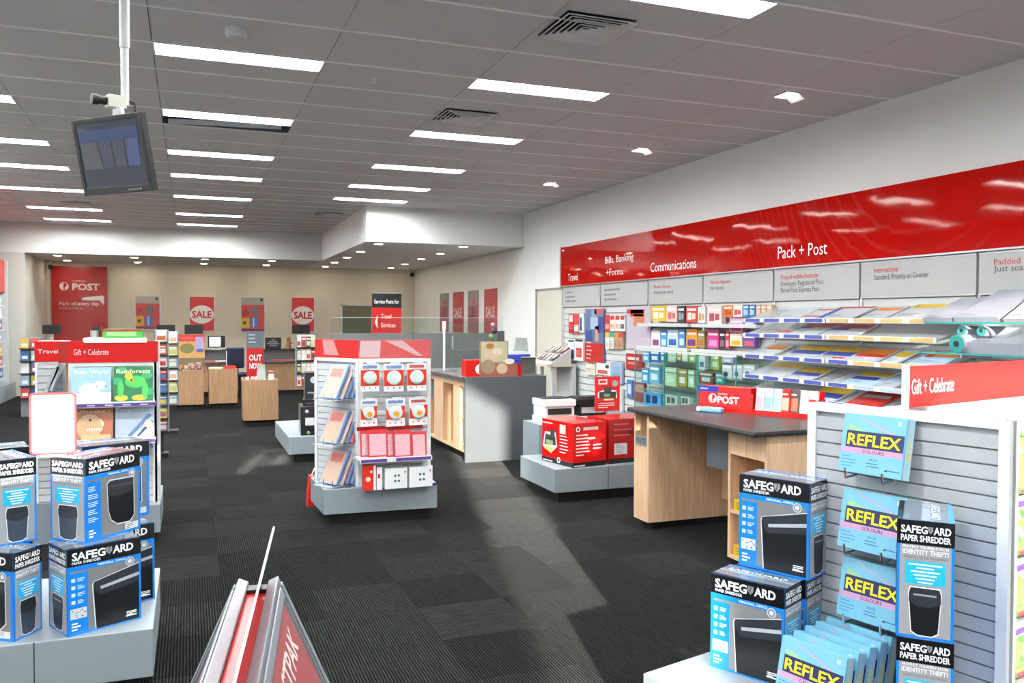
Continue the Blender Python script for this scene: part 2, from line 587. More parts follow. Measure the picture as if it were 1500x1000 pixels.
for ci, ys in list(lights.items()) + [(3, [-.2, 2.0]), (5, [-.2, 2.0]), (1, [-.2, 2.0])]:
    for y in ys:
        k = ys.index(y) - vis0[ci]
        if y < 4 or k < 0:
            lab = 'ceiling light over the entrance, %s from the door in the %s' % (ordn[max(0, int(y / 2.1 + .3))], cname[ci])
        else:
            lab = 'recessed ceiling light, %s from the front in the %s' % (ordn[k], cname[ci])
        z = CZ if y > 2.05 else CZ - .15
        if proto is None:
            proto = hs.obj('ceiling_light', None, (colx[ci], y, z), 0, lab, 'ceiling light', 'recessed fluorescent ceiling lights')
            df.obj('light_diffuser', proto)
            fm.obj('light_frame', proto)
            KIDS[proto.name] = list(proto.children)
        else:
            dup(proto, (colx[ci], y, z), 0, lab)
# open return-air slot beside the second light of the middle row
t = G()
hx, hy = colx[3], 8.52 + LW
t.box(.0, PX, 0, .34, .2, .22, BLACK).box(0, .01, 0, .34, 0, .2, BLACK).box(PX - .01, PX, 0, .34, 0, .2, BLACK).box(0, PX, 0, .01, 0, .2, BLACK).box(0, PX, .33, .34, 0, .2, DGREY)
t = t.obj('air_return_slot', None, (hx, hy, CZ), 0, 'open dark air return slot in the ceiling beside a light', 'air vent')
m = Matrix.Translation((.05, .305, -.004)) @ Matrix.Rotation(R(-1.6), 4, 'Y') @ Matrix.Rotation(R(25), 4, 'X')
G().box(0, PX - .12, -.012, 0, 0, .05, mat('c9d0d4', .4), m).obj('hanging_flap', t)
# square louvre diffusers
def vent(x, y, s, lab):
    r = empty('air_diffuser', (x, y, CZ), 0, lab, 'air vent', 'square louvred ceiling air diffusers')
    G().box(-s / 2, s / 2, -s / 2, s / 2, -.002, .0, BLACK).obj('back_plate', r)
    for i in range(6):
        a = s / 2 * (1 - i * .155)
        b = a - s * .066
        z = -.006
        q = G()
        for k in range(4):
            M = Matrix.Rotation(k * math.pi / 2, 4, 'Z')
            q.add([(-a, -a, z - .012), (a, -a, z - .012), (b, -b, z + .003), (-b, -b, z + .003), (-a, -a, z - .018), (a, -a, z - .018)],
                  [(0, 1, 2, 3), (0, 4, 5, 1)], mat('e4e2df', .5), M)
        q.obj('louvre', r)
    return r
vent(2.5, 5.13, .5, 'large square louvred air diffuser nearest the shop front')
vent(2.49, 7.78, .5, 'square louvred air diffuser beside the third ceiling light')
vent(2.45, 15.95, .46, 'small far air diffuser next to the projecting bulkhead')
vent(-1.78, 16.1, .46, 'small far air diffuser behind the hanging screen')
# smoke detector
s = G().lathe([(.072, 0), (.075, -.012), (.072, -.045), (.06, -.062)], WHITE, 24).obj('smoke_detector', None, (.31, 6.01, CZ), 0, 'round white smoke detector on the ceiling above the first light', 'smoke detector', smooth=True)
G().lathe([(.05, -.062), (.048, -.072), (.02, -.076)], PALE, 20).obj('sensor_cap', s, smooth=True)
for x, y, lab in ((1.42, 6.83, 'tiny sprinkler head on the ceiling nearer the entrance'), (1.56, 8.44, 'tiny sprinkler head on the ceiling farther from the entrance')):
    G().lathe([(.022, 0), (.02, -.006), (.008, -.012), (.008, -.03), (.018, -.032), (.018, -.036)], WHITE, 10).obj('sprinkler_head', None, (x, y, CZ), 0, lab, 'sprinkler', 'ceiling sprinkler heads')
# wall-washer spot fittings near the right wall
for i, y in enumerate((5.98, 8.51, 11.1)):
    g = G().box(-.09, .06, -.09, .09, -.012, 0, WHITE)
    o = g.obj('wall_washer_light', None, (4.86, y, CZ), 0, 'small open wall washer light near the right wall, %s of three' % ordn[i], 'ceiling light', 'wall washer lights')
    G().box(-.08, .03, -.08, .08, -.016, -.012, mat('fffaf0', .5, emit=30)).obj('lamp_lens', o)
    M = Matrix.Translation((.04, 0, -.012)) @ Matrix.Rotation(R(-55), 4, 'Y')
    G().box(0, .006, -.085, .085, -.07, 0, WHITE, M).obj('reflector_flap', o)
# downlights in the soffit
DL = [(-2.62, 20.3), (-2.64, 22.0), (-1.12, 20.3), (-1.14, 22.0), (.34, 20.26), (.34, 21.9), (1.8, 20.22), (1.81, 21.85), (3.23, 20.17), (3.26, 21.8), (3.17, 14.92), (3.19, 16.71), (3.22, 18.43), (4.74, 14.85), (4.8, 16.58), (4.84, 18.25), (4.92, 20.1), (4.94, 21.7)]
dn = ['above the red post sign, front', 'above the red post sign, rear', 'left of the first sale poster, front', 'left of the first sale poster, rear', 'above the first sale poster, front', 'above the first sale poster, rear',
      'between the two sale posters, front', 'between the two sale posters, rear', 'right of the second sale poster, front', 'right of the second sale poster, rear', 'at the bulkhead corner', 'second behind the bulkhead corner', 'third behind the bulkhead corner',
      'nearest the right bulkhead edge', 'second from the right bulkhead edge', 'third from the right bulkhead edge', 'fourth from the right bulkhead edge', 'fifth from the right bulkhead edge']
pr = None
for (x, y), lab in zip(DL, dn):
    lab = 'round white downlight in the soffit ' + lab
    if pr is None:
        pr = G().lathe([(.075, 0), (.105, 0), (.105, -.006), (.09, -.01), (.075, -.006)], WHITE, 20).obj('downlight', None, (x, y, SZ), 0, lab, 'downlight', 'round downlights in the soffit')
        G().lathe([(.074, -.0065), (.074, -.009)], mat('fff3dc', .5, emit=DOWN), 20).obj('lamp_lens', pr)
        KIDS[pr.name] = list(pr.children)
    else:
        dup(pr, (x, y, SZ), 0, lab)
# dome cameras under the soffit
for x, y, lab in ((-3.02, 22.3, 'small black security camera in the soffit corner beside the red post sign'), (5.6, 22.1, 'small black security camera in the far soffit corner above the sale banners')):
    r = G().cyl((0, 0, 0), (0, 0, -.1), .015, WHITE).lathe([(.04, 0), (.04, -.015)], WHITE, 14).obj('security_camera', None, (x, y, SZ), 0, lab, 'security camera', 'soffit security cameras')
    G().box(-.04, .04, -.09, .06, -.2, -.1, BLACK).cyl((0, -.09, -.15), (0, -.13, -.15), .03, BLACK).obj('camera_body', r)
# hanging monitor and camera on a ceiling pole
px_, py_ = -.255, 4.05
pl = G().cyl((0, 0, -.02), (0, 0, -1.03), .0165, WHITE, 14).cyl((0, 0, -.55), (0, 0, -.78), .021, WHITE, 14).lathe([(.06, .0), (.06, -.02)], WHITE, 16).obj('ceiling_pole', None, (px_, py_, CZ), 0, 'slim white ceiling pole that carries the screen and the camera', 'pole', smooth=True)
n0 = Vector((math.sin(-.783), -math.cos(-.783), 0))
tl = .2
nn = n0 * math.cos(tl) - Vector((0, 0, tl)) * 1
nn.normalize()
rr = Vector((math.cos(-.783), math.sin(-.783), 0))
uu = nn.cross(rr)
if uu.z < 0: uu = -uu
M = Matrix(((rr.x, uu.x, nn.x, -.305), (rr.y, uu.y, nn.y, 3.945), (rr.z, uu.z, nn.z, 2.289), (0, 0, 0, 1)))
tv = G().box(-.2, .2, -.16, .16, -.035, -.004, BLACK).box(-.2, .2, .14, .16, -.004, 0, BLACK).box(-.2, .2, -.16, -.13, -.004, 0, BLACK).box(-.2, -.18, -.13, .14, -.004, 0, BLACK).box(.18, .2, -.13, .14, -.004, 0, BLACK).box(-.12, .12, -.1, .1, -.06, -.035, DARK)
tv = tv.obj('hanging_screen', label='black flat screen hanging from the white ceiling pole', cat='screen', bevel=.003)
tv.matrix_world = M
I = Matrix.Identity(4)
sc = G().rect(-.18, -.13, .18, .14, mat('0b1126', .2, emit=.03), I, -.003)
sc.pol2([(-.17, -.05), (-.06, -.05), (-.08, .1), (-.165, .125)], mat('37373e', .2, emit=.07), I, -.0026)
sc.pol2([(-.05, -.05), (.01, -.05), (.005, .1), (-.07, .1)], mat('252b3e', .2, emit=.06), I, -.0026)
sc.pol2([(.02, -.05), (.08, -.05), (.085, .1), (.015, .1)], mat('2b2e3c', .2, emit=.06), I, -.0026)
sc.pol2([(.09, -.05), (.16, -.05), (.165, .1), (.095, .1)], mat('2c3a62', .2, emit=.07), I, -.0026)
sc.rect(-.17, .06, .17, .11, mat('162750', .2, emit=.06), I, -.0023)
sc.obj('screen_glass', tv)
bt = G()
for i in range(5):
    bt.box(.07 + i * .016, .08 + i * .016, -.15, -.144, 0, .002, GREY)
bt.obj('control_button', tv)
G().box(-.03, .03, -.03, .03, -.12, -.06, WHITE).box(-.012, .012, -.01, .2, -.1, -.08, WHITE).obj('mounting_bracket', tv)
cc = empty('cctv_camera', (px_, py_, 2.535), R(200), 'cream box security camera with black lens on top of the hanging screen', 'security camera')
G().box(.0, .075, -.027, .027, -.027, .027, mat('d8d4c6', .5)).obj('camera_body', cc, bevel=.004)
G().cyl((.075, 0, 0), (.11, 0, 0), .018, BLACK, 16).cyl((.11, 0, 0), (.135, 0, 0), .023, BLACK, 16).obj('lens', cc)
G().cyl((.04, 0, -.03), (.04, 0, -.07), .012, WHITE).box(-.0, .07, -.02, .02, -.085, -.07, WHITE).obj('camera_foot', cc)
G().tube([(-.01, 0, .015), (-.04, 0, .01), (-.045, 0, -.03), (-.03, 0, -.07)], .005, BLACK).obj('cable', cc)

# ------------------------------------------------------------------ right wall: sign fascia, header panels, slatted display bays
def RW(px, py, X):
    """where the view line of a photo point meets the plane x = X parallel to the right wall"""
    d = fw + rt * ((px - 750) / F_PX) - up * ((py - 500) / F_PX)
    t = X / d.x
    return (t * d.y, EYE + t * d.z)
def PL(px, py, Y):
    d = fw + rt * ((px - 750) / F_PX) - up * ((py - 500) / F_PX)
    t = Y / d.y
    return (t * d.x, EYE + t * d.z)
def FLR(px, py, Z):
    d = fw + rt * ((px - 750) / F_PX) - up * ((py - 500) / F_PX)
    t = (Z - EYE) / d.z
    return (t * d.x, t * d.y)
def wall_frame(X, y=0, z=0):
    return fr((X, y, z), (0, -1, 0), (0, 0, 1))

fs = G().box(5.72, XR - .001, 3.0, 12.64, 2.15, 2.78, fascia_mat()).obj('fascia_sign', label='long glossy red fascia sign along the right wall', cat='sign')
G().box(5.70, XR - .001, 12.64, 12.67, 2.13, 2.80, mat('e0d9cc', .4)).obj('end_cap', fs)
G().box(5.705, XR - .001, 3.0, 12.64, 2.135, 2.15, SILVER).obj('edge_strip', fs)
def wtext(g, t, x0, x1, base, top, X, m, bold=0.0, z=.0015):
    y0, z0 = RW(x0, base, X)
    y1, _ = RW(x1, base, X)
    _, zt = RW(x0, top, X)
    g.text(t, 0, 0, zt - z0, m, wall_frame(X, y0, z0), 'l', y0 - y1, bold, z=z)
TW = mat('fbf7f4', .4)
TR = mat('c8302c', .5)
TD = mat('3c3d3f', .5)
for args in (('Travel', 832, 846.5, 411.5, 401), ('Bills, Banking', 886.5, 928, 386, 376), ('+Forms', 888, 913, 404, 394), ('Communications', 953, 1020, 398.5, 385), ('Pack + Post', 1139.5, 1211.5, 379, 361)):
    g = G(); wtext(g, *args, 5.72, TW); g.obj('lettering', fs)
HB = [(3.2, 4.82), (4.82, 6.05), (6.05, 7.27), (7.27, 8.57), (8.57, 9.86), (9.86, 11.25), (11.25, 12.62)]
hd = ['padded bags', 'international mail', 'prepaid mail', 'mobile options', 'phone options', 'bills and banking', 'travel']
for i, (a, b) in enumerate(HB):
    o = G().box(5.74, XR - .002, a + .012, b - .012, 1.8, 2.13, mat('adadac', .5)).obj('header_panel', label='pale grey header panel of the %s bay under the red fascia' % hd[i], cat='sign', group='header panels under the fascia')
    G().box(5.735, 5.74, a + .012, b - .012, 2.115, 2.13, SILVER).box(5.735, 5.74, a + .012, b - .012, 1.8, 1.812, SILVER).obj('edge_strip', o)
    X = 5.739
    TX = {0: (('Padded Bags', 1456, 1525, 388, 379, X, TR), ('Just seal it', 1456, 1514, 398, 389, X, TD)),
          1: (('International', 1280, 1316, 399.5, 392, X, TR), ('Standard, Priority or Courier', 1280, 1360, 410, 402, X, TD)),
          2: (('Prepaid within Australia', 1144, 1199, 409.5, 402.5, X, TR), ('Envelopes, Registered Post,', 1144, 1207, 419, 412, X, TD), ('Parcel Post, Express Post', 1144, 1200, 428.5, 421.5, X, TD)),
          3: (('Mobile Options', 1041, 1070, 416, 411, X, TR), ('No choices', 1041, 1060, 424.5, 419.5, X, TD)),
          4: (('Phone Options', 958, 983, 422.5, 417.5, X, TR), ('Always use good', 958, 986, 430.5, 425.5, X, TD))}
    for args in TX.get(i, ()):
        g = G(); wtext(g, *args); g.obj('lettering', o)
    if i > 4:
        for q in range(3):
            G().lines(0, .2 - .07 * q, .5 if i == 5 else .42, 1, .07, .025, mat('77787a', .5), wall_frame(X, b - .12, 1.85), seed=i * 3 + q).obj('lettering', o)
for i, (a, b) in enumerate(HB):
    r = G().box(5.78, XR - .001, a, b, .3, 1.8, mat('9a9b9a', .6)).obj('slat_bay', label='white slatted wall display bay below the %s header' % hd[i], cat='display wall', group='slatted wall display bays')
    st = G().box(5.76, 5.78, a + .025, b - .025, -.043, .043, SLAT).obj('slat', r, (0, 0, .35))
    for k in range(1, 15):
        link('slat', st.data, r, (0, 0, .35 + .1 * k))
    G().box(5.745, 5.79, b - .022, b + .0, .3, 1.8, WHITE).obj('upright', r)
    pb = G().box(5.3, 5.74, a + .005, b - .005, .08, .3, PLINTH).obj('wall_unit_base', label='low grey base under the %s bay of the right wall' % hd[i], cat='plinth', group='low bases along the right wall')
    G().box(5.38, 5.74, a + .005, b - .005, 0, .08, BLACK).obj('kick_base', pb)

# sloping shelves of the mail bays
SH = [(1.60, 0), (1.45, 1), (1.235, 2), (1.03, 3), (.86, 4)]
XS, XW, RISE = 5.36, 5.72, .13
ON = ['top', 'second', 'third', 'fourth', 'bottom']
TBL = mat('4a55a5', .4)
TOR = mat('d9b070', .4)
TLB = mat('b9c6dd', .4)
CLEAR = film_mat('e8eef0', .35, .15)
for (a, b, bn) in ((4.84, 6.04, 'international'), (6.06, 7.25, 'prepaid')):
    for zf, k in SH:
        r = empty('sloping_shelf', (XS, (a + b) / 2, zf), 0, 'clear sloping mail shelf, %s row of the %s bay' % (ON[k], bn), 'shelf', 'sloping mail shelves')
        L = (b - a) / 2
        G().poly([(0, -L, 0), (0, L, 0), (XW - XS, L, RISE), (XW - XS, -L, RISE)], CLEAR).poly([(0, -L, -.006), (XW - XS, -L, RISE - .006), (XW - XS, L, RISE - .006), (0, L, -.006)], CLEAR).obj('shelf_tray', r)
        G().box(-.012, -.004, -L, L, -.022, .02, mat('dfe2e6', .3)).obj('ticket_rail', r)
        for s in (-1, 1):
            G().prism([(0, 0), (XW - XS, RISE), (XW - XS, RISE - .05)], -.003, .003, WHITE, Matrix.Translation((0, s * (L - .01), -.008)) @ Matrix.Rotation(R(90), 4, 'X')).obj('shelf_bracket', r)
        cm = (TBL if bn == 'prepaid' else (TOR if k < 3 else TLB))
        for q in range(4):
            c2 = TBL if (bn == 'international' and q == 3 and k >= 2) else cm
            y0 = -L + .03 + q * (2 * L / 4)
            G().box(-.015, -.0125, y0, y0 + 2 * L / 4 - .07, -.017, .015, c2).obj('shelf_ticket', r)
def shelf_pack(row, x0, x1, base, bands, lab, length=.30, curl=0):
    zf = SH[row][0]
    py = (to_px((XS, 6.0, zf))[1])
    ya, _ = RW(x0, py, 5.42)
    yb, _ = RW(x1, py, 5.42)
    wd = ya - yb
    v = Vector((XW - XS, 0, RISE)).normalized()
    M = fr((XS + .004, ya, zf + .012), (0, -1, 0), v)
    g = G().box(0, wd, 0, length, 0, .012, base, M)
    for (a, b, c, d, m) in bands:
        g.rect(a * wd, b * length, c * wd, d * length, m, M, .0128)
    g.lines(.08 * wd, length * .3, wd * .6, 3, length * .07, length * .025, mat('8a8f98', .5), M, .0132, seed=int(x0))
    return g.obj('mail_pack', label=lab, cat='mail pack', group='flat mail packs on the sloping shelves')
WP, OR, RD, BL, YL, LB, PB = mat('c6c8cc', .35), mat('e08a2a', .4), mat('c8322b', .4), mat('3a4a9c', .4), mat('e3bd2e', .4), mat('b9d3e6', .3), mat('d8dfe4', .3)
shelf_pack(0, 1141, 1177, WP, [], 'plain white mail pack at the far end of the top sloping shelf')
shelf_pack(0, 1179, 1203, WP, [(0, .7, 1, .8, RD), (0, .1, 1, .2, RD)], 'narrow white mail pack with two red lines on the top shelf')
shelf_pack(0, 1205, 1256, WP, [(0, .86, 1, 1, RD), (0, 0, .16, .86, BL)], 'white mail pack with red top edge and blue left edge')
shelf_pack(0, 1266, 1303, WP, [(.05, .6, .95, .85, OR)], 'white mail pack with orange band on the top shelf')
shelf_pack(0, 1310, 1368, WP, [(.03, .7, .97, .97, YL), (.05, .76, .2, .92, RD)], 'large white mail pack with yellow band and red spot, top shelf', .34)
shelf_pack(0, 1370, 1408, PB, [(.05, .45, .95, .8, YL), (.08, .5, .25, .75, OR)], 'pale mail pack with yellow and orange band, near end of top shelf')
shelf_pack(1, 1141, 1160, WP, [(0, .1, 1, .25, RD)], 'small white mail pack with red foot on the second shelf')
shelf_pack(1, 1163, 1204, WP, [(0, .6, 1, .95, RD), (0, .5, .4, .62, BL)], 'white mail pack with red upper half on the second shelf')
shelf_pack(1, 1209, 1262, WP, [(.02, .55, .96, .92, RD), (0, .4, .5, .56, BL)], 'wide red and white mail pack at the near side of second shelf')
shelf_pack(2, 1108, 1140, WP, [(.1, .5, .9, .85, OR)], 'white mail pack with orange label, far end of third shelf')
shelf_pack(2, 1154, 1200, WP, [(.02, .55, .98, .95, YL), (.02, .25, .98, .55, BL)], 'yellow and blue mail pack, left one of two on third shelf')
shelf_pack(2, 1202, 1245, WP, [(.02, .55, .98, .95, YL), (.02, .25, .98, .55, BL), (.5, .05, .9, .15, RD)], 'yellow and blue mail pack, right one of two on third shelf')
shelf_pack(2, 1247, 1292, WP, [(.02, .5, .98, .9, OR), (.02, .3, .98, .5, RD)], 'orange and red mail pack on the third shelf')
shelf_pack(2, 1298, 1322, PB, [(.1, .4, .9, .8, YL)], 'narrow mail pack with yellow block on the third shelf')
shelf_pack(2, 1338, 1388, LB, [(.03, .55, .97, .9, OR), (.1, .5, .3, .95, RD)], 'pale blue mail pack with orange and red logo block, third shelf')
shelf_pack(3, 1108, 1154, WP, [(.05, .65, .95, .95, YL)], 'white mail pack with yellow top band, far end of fourth shelf', .34)
shelf_pack(3, 1156, 1197, WP, [(.03, .5, .97, .9, YL), (.03, .25, .97, .5, BL)], 'yellow topped mail pack beside the white one on fourth shelf')
shelf_pack(3, 1240, 1288, LB, [(.03, .55, .97, .85, YL), (.03, .3, .8, .5, BL)], 'pale blue mail pack with yellow band on the fourth shelf', .34)
shelf_pack(3, 1290, 1316, WP, [(.2, .3, .9, .6, LB)], 'small white mail pack behind the red gondola header, fourth shelf')
shelf_pack(4, 1184, 1230, WP, [(.03, .5, .97, .95, YL), (.03, .15, .97, .5, BL)], 'yellow and blue mail pack on the bottom shelf')
shelf_pack(4, 1247, 1295, RD, [(.1, .5, .9, .7, WP)], 'red mail pack on the bottom shelf')
# glass shelves with rolls of bubble wrap and padded bags in the near bay
for k, (zf, lab) in enumerate(((1.585, 'upper'), (1.365, 'lower'))):
    r = empty('glass_shelf', (0, 0, zf), 0, '%s glass shelf with teal edge below the padded bags header' % lab, 'shelf', 'glass shelves of the padded bags bay')
    G().box(5.16 - .06 * k, 5.74, 3.7, 4.78, -.004, .004, GLASS).obj('glass_sheet', r)
    G().box(5.155 - .06 * k, 5.16 - .06 * k, 3.7, 4.78, -.007, .007, TEALEDGE).obj('shelf_edge', r)
    for y in (3.8, 4.7):
        G().box(5.45, 5.76, y, y + .012, -.05, -.004, SILVER).obj('shelf_bracket', r)
WRAP = mat('9da0aa', .25, var=.06, scale=120, bump=.2)
def roll(x, y, z, r, ln, tilt, lab, yaw=0):
    d = Vector((math.cos(tilt), yaw, math.sin(tilt))).normalized()
    a = Vector((x, y, z))
    o = G().cyl(a, a + d * ln, r, WRAP, 20).obj('wrap_roll', label=lab, cat='roll', group='rolls on the glass shelves', smooth=True)
    G().cyl(a - d * .004, a, r * .97, mat('2a8c86', .4), 20).cyl(a - d * .006, a - d * .004, r * .35, DARK, 12).obj('roll_end', o)
    return o
y1_, z1_ = RW(1409, 474, 5.2)
y2_, z2_ = RW(1438, 474, 5.2)
y3_, z3_ = RW(1404, 524, 5.14)
roll(5.2, y1_, 1.585 - .055, .038, .5, R(-2), 'small white wrap roll under the upper glass shelf, left')
roll(5.2, y2_, 1.585 - .055, .038, .5, R(-2), 'small white wrap roll under the upper glass shelf, right')
roll(5.12, y3_ + .0, 1.37 + .065, .065, .55, R(3), 'thick white bubble wrap roll with teal end on the lower glass shelf')
def sheet(x, y, z, wd, ln, tilt, th, lab, m=WRAP):
    M = fr((x, y, z), (0, -1, 0), (math.cos(tilt), 0, math.sin(tilt)))
    g = G().box(0, wd, 0, ln, 0, th, m, M)
    g.lines(.02, .06, wd * .5, 2, .02, .006, mat('555a66', .5), M, th + .001)
    return g.obj('padded_bag', label=lab, cat='padded bag', group='padded bags on the glass shelf')
sheet(5.2, 4.83, 1.59, .26, .42, R(22), .03, 'white padded bag at the far end of the upper glass shelf')
sheet(5.2, 4.55, 1.59, .36, .50, R(24), .04, 'large white padded bag leaning in the middle of the upper glass shelf')
sheet(5.2, 4.15, 1.59, .30, .46, R(30), .03, 'white padded bag with pink stripes at the near end of the glass shelf', mat('bfaeb4', .3, var=.1))
sheet(5.16, 4.42, 1.37, .5, .5, R(14), .08, 'wide white padded bag pile on the lower glass shelf')

# ---- products hung or stood against the wall bays
def item(name, box, X, th, base, bands, lab, cat, group, lines=0, lm=None):
    x0, y0, x1, y1 = box
    xm, ym = (x0 + x1) / 2, (y0 + y1) / 2
    ya, _ = RW(x0, ym, X)
    yb, _ = RW(x1, ym, X)
    _, zt = RW(xm, y0, X)
    _, zb = RW(xm, y1, X)
    wd, h = ya - yb, zt - zb
    M = wall_frame(X, ya, zb)
    g = G().box(0, wd, 0, h, -th, 0, base, M)
    for bnd in bands:
        a, b, c, d, m = bnd[:5]
        if len(bnd) > 5:
            g.disc((a + c) / 2 * wd, (b + d) / 2 * h, (c - a) / 2 * wd, m, M, .0012, 14, (d - b) / 2 * h)
        else:
            g.rect(a * wd, b * h, c * wd, d * h, m, M, .0009)
    if lines:
        g.lines(.12 * wd, h * .45, wd * .75, lines, h * .09, h * .035, lm or mat('7c7f86', .5), M, .0014, seed=int(x0 + y0))
    return g.obj(name, label=lab, cat=cat, group=group)
c_ = lambda h: mat(h, .4)
# brochure holders by the door end
BR = 'brochures on the travel and bills bays'
item('brochure', (833, 460, 840, 488), 5.715, .029, c_('b8282a'), [(.1, .6, .9, .95, c_('d8d0cc'))], 'red leaflet nearest the door in the upper row', 'brochure', BR, 3)
item('brochure', (840.5, 460, 848, 488), 5.715, .029, c_('c9403c'), [(.1, .1, .9, .45, c_('e8dcd2'))], 'red and cream leaflet, second from the door in the upper row', 'brochure', BR, 2)
item('brochure', (848.5, 459, 855, 487), 5.715, .029, c_('e6e4e2'), [(.1, .1, .6, .8, c_('2c4a8c'))], 'white leaflet with blue panel, third from the door', 'brochure', BR, 2)
item('brochure', (832, 498, 841, 528), 5.715, .029, c_('e4e6ea'), [(.05, .1, .95, .55, c_('2f4f86')), (.05, .9, .95, 1, c_('1f6e55'))], 'white and blue leaflet nearest the door in the lower row', 'brochure', BR, 2)
item('brochure', (842, 497, 854, 528), 5.715, .029, c_('e9e6e2'), [(.15, .15, .85, .6, c_('c84a40')), (.05, .9, .95, 1, c_('26303a'))], 'white leaflet with red picture in the lower row', 'brochure', BR, 2)
item('brochure', (832, 536, 838, 548), 5.715, .029, c_('7c2f52'), [], 'small purple leaflet low beside the door', 'brochure', BR, 2)
for i, (cc_, nm) in enumerate((('b83030', 'red'), ('e4d8cc', 'cream'), ('d8d2cc', 'pale grey'), ('dfe2e6', 'white'))):
    item('brochure', (886 + i * 7.4, 461, 893 + i * 7.4, 485), 5.715, .029, c_(cc_), [(.1, .7, .9, .95, c_('c03b34')), (.15, .15, .85, .45, c_('4a5568') if i == 3 else c_('d9a58a'))], '%s leaflet in the upper row between the two tall posters' % nm, 'brochure', BR, 2)
for i, (cc_, nm) in enumerate((('d8b22e', 'yellow'), ('1f9a8e', 'teal'), ('dd8338', 'orange'), ('c33a30', 'red'))):
    item('brochure', (886.5 + i * 6.6, 487, 892.6 + i * 6.6, 511), 5.715, .029, c_('d8d4cc') if i < 2 else c_('b58a70'), [(0, .72, 1, 1, c_(cc_))], 'leaflet with %s top in the lower row between the two tall posters' % nm, 'brochure', BR, 4, c_('50524f'))
# posters: abstract stand-ins for the photographs, same colours
o = item('poster', (857, 452, 884, 531), 5.72, .024, c_('5b6f96'), [(0, 0, 1, .36, c_('b2231f')), (.5, .9, 1, 1, c_('b5545a')), (.05, .4, .4, .6, c_('2f4a80')), (.3, .62, .7, .84, c_('9fb6cc')), (.35, .84, .62, .98, c_('7f94a8')), (.55, .4, .75, .68, c_('b98f78')), (.7, .55, 1, .85, c_('3b3f86'))], 'tall blue poster of a person with red text panel below', 'poster', None)
g = G(); ya, zb = RW(859, 527, 5.715)
M = wall_frame(5.714, ya, zb)
g.lines(0, .28, .26, 5, .06, .018, mat('e0b0aa', .5), M, .003, seed=4); g.obj('lettering', o)
o = item('poster', (918, 450, 953, 511), 5.72, .024, c_('b9aebb'), [(.0, .85, .75, .95, c_('c8352f')), (.3, .55, .75, .84, c_('c0714c')), (.15, .78, .7, .95, c_('c8352f'))], 'tall lilac poster with a red tab and a hand', 'poster', None)
item('info_sign', (917, 518, 941, 541), 5.72, .024, c_('a8201f'), [(.1, .6, .8, .78, c_('e8c8c4'))], 'red notice below the lilac poster', 'sign', None, 2, c_('d8a8a4'))
item('brochure', (858, 533, 872, 549), 5.715, .029, c_('d9cdb6'), [(.1, .5, .9, .6, c_('a89f8a'))], 'cream flyer above the red printer sign', 'brochure', BR, 2)
item('brochure', (873.5, 532, 894, 549), 5.715, .029, c_('e4e0da'), [(.65, .6, .9, .9, c_('33343a')), (.1, .1, .8, .4, c_('c04a48'))], 'white flyer with red and black print beside the cream flyer', 'brochure', BR)
item('brochure', (895, 531, 911, 561), 5.715, .029, c_('93a9c0'), [(.15, .2, .85, .8, c_('7d9bbb'))], 'pale blue booklet left of the red notice', 'brochure', BR, 3)
item('catalogue', (894, 568, 911, 608), 5.715, .029, c_('c9c8c6'), [(.05, .3, .8, .8, c_('8a7a5a')), (.1, .02, .8, .3, c_('2b3f80'))], 'brown and blue catalogue low on the slatted wall', 'brochure', BR)
item('hook_pack', (918, 556, 926, 582), 5.72, .024, c_('4b73b0'), [(.2, .2, .8, .75, c_('b8c6d8'))], 'blue and white strap pack low on the slatted wall', 'pack', None)
item('hook_pack', (928, 560, 944, 588), 5.715, .029, c_('8c4a4e'), [(.1, .5, .9, .9, c_('b88a80'))], 'dark red pack low beside the glass cabinet', 'pack', None)
# phone bays
PB_ = 'boxed phones and cards on the white wall shelves'
up_r = [(954, 448, 975, 470, 'd2ab28', 'yellow box with small pictures', 'e8dcc0', 1), (976, 448, 991.5, 471, 'dcb8b4', 'pale pink box', 'b85850', 0), (992.5, 448, 1003, 472, '26262a', 'slim black box', '8c8c90', 0), (1005, 448, 1021, 472, 'bb3a34', 'red box with three figures', 'e8d0c0', 0),
        (1022, 449, 1033, 473, 'd8d4d0', 'white box with a tan picture', 'b58a5a', 0), (1036, 448, 1057, 474, 'd9c6c0', 'white box with red shoe picture', '9c4048', 0), (1060, 447, 1073, 464, 'e8701e', 'orange hook pack', 'a03818', 0), (1074, 446, 1087, 464, 'd9d0cc', 'white hook pack with red side', 'c04038', 0), (1088, 446, 1096.5, 464, '3c74b0', 'blue hook pack, left', 'a8c4dc', 1), (1097.5, 446, 1106, 464, '34689f', 'blue hook pack, right', 'a8c4dc', 1),
        (1107.5, 446, 1114, 464, 'c2a488', 'tan hook pack, left', 'e8b890', 0), (1115, 446, 1122, 464, 'b99878', 'tan hook pack, middle', 'e8b890', 0), (1123, 446, 1130, 464, 'c8aa8c', 'tan hook pack, right', 'e8b890', 0)]
for a, b, cx, d, h, nm, ac, ds in up_r:
    item('product_box', (a, b, cx, d), 5.66, .06, c_(h), [(.15, .15, .5, .6, c_(ac)), (.55, .2, .85, .55, c_(ac)), (.1, .72, .9, .85, c_('f0ece6'))], '%s in the upper row of the phone bays' % nm, 'product box', PB_)
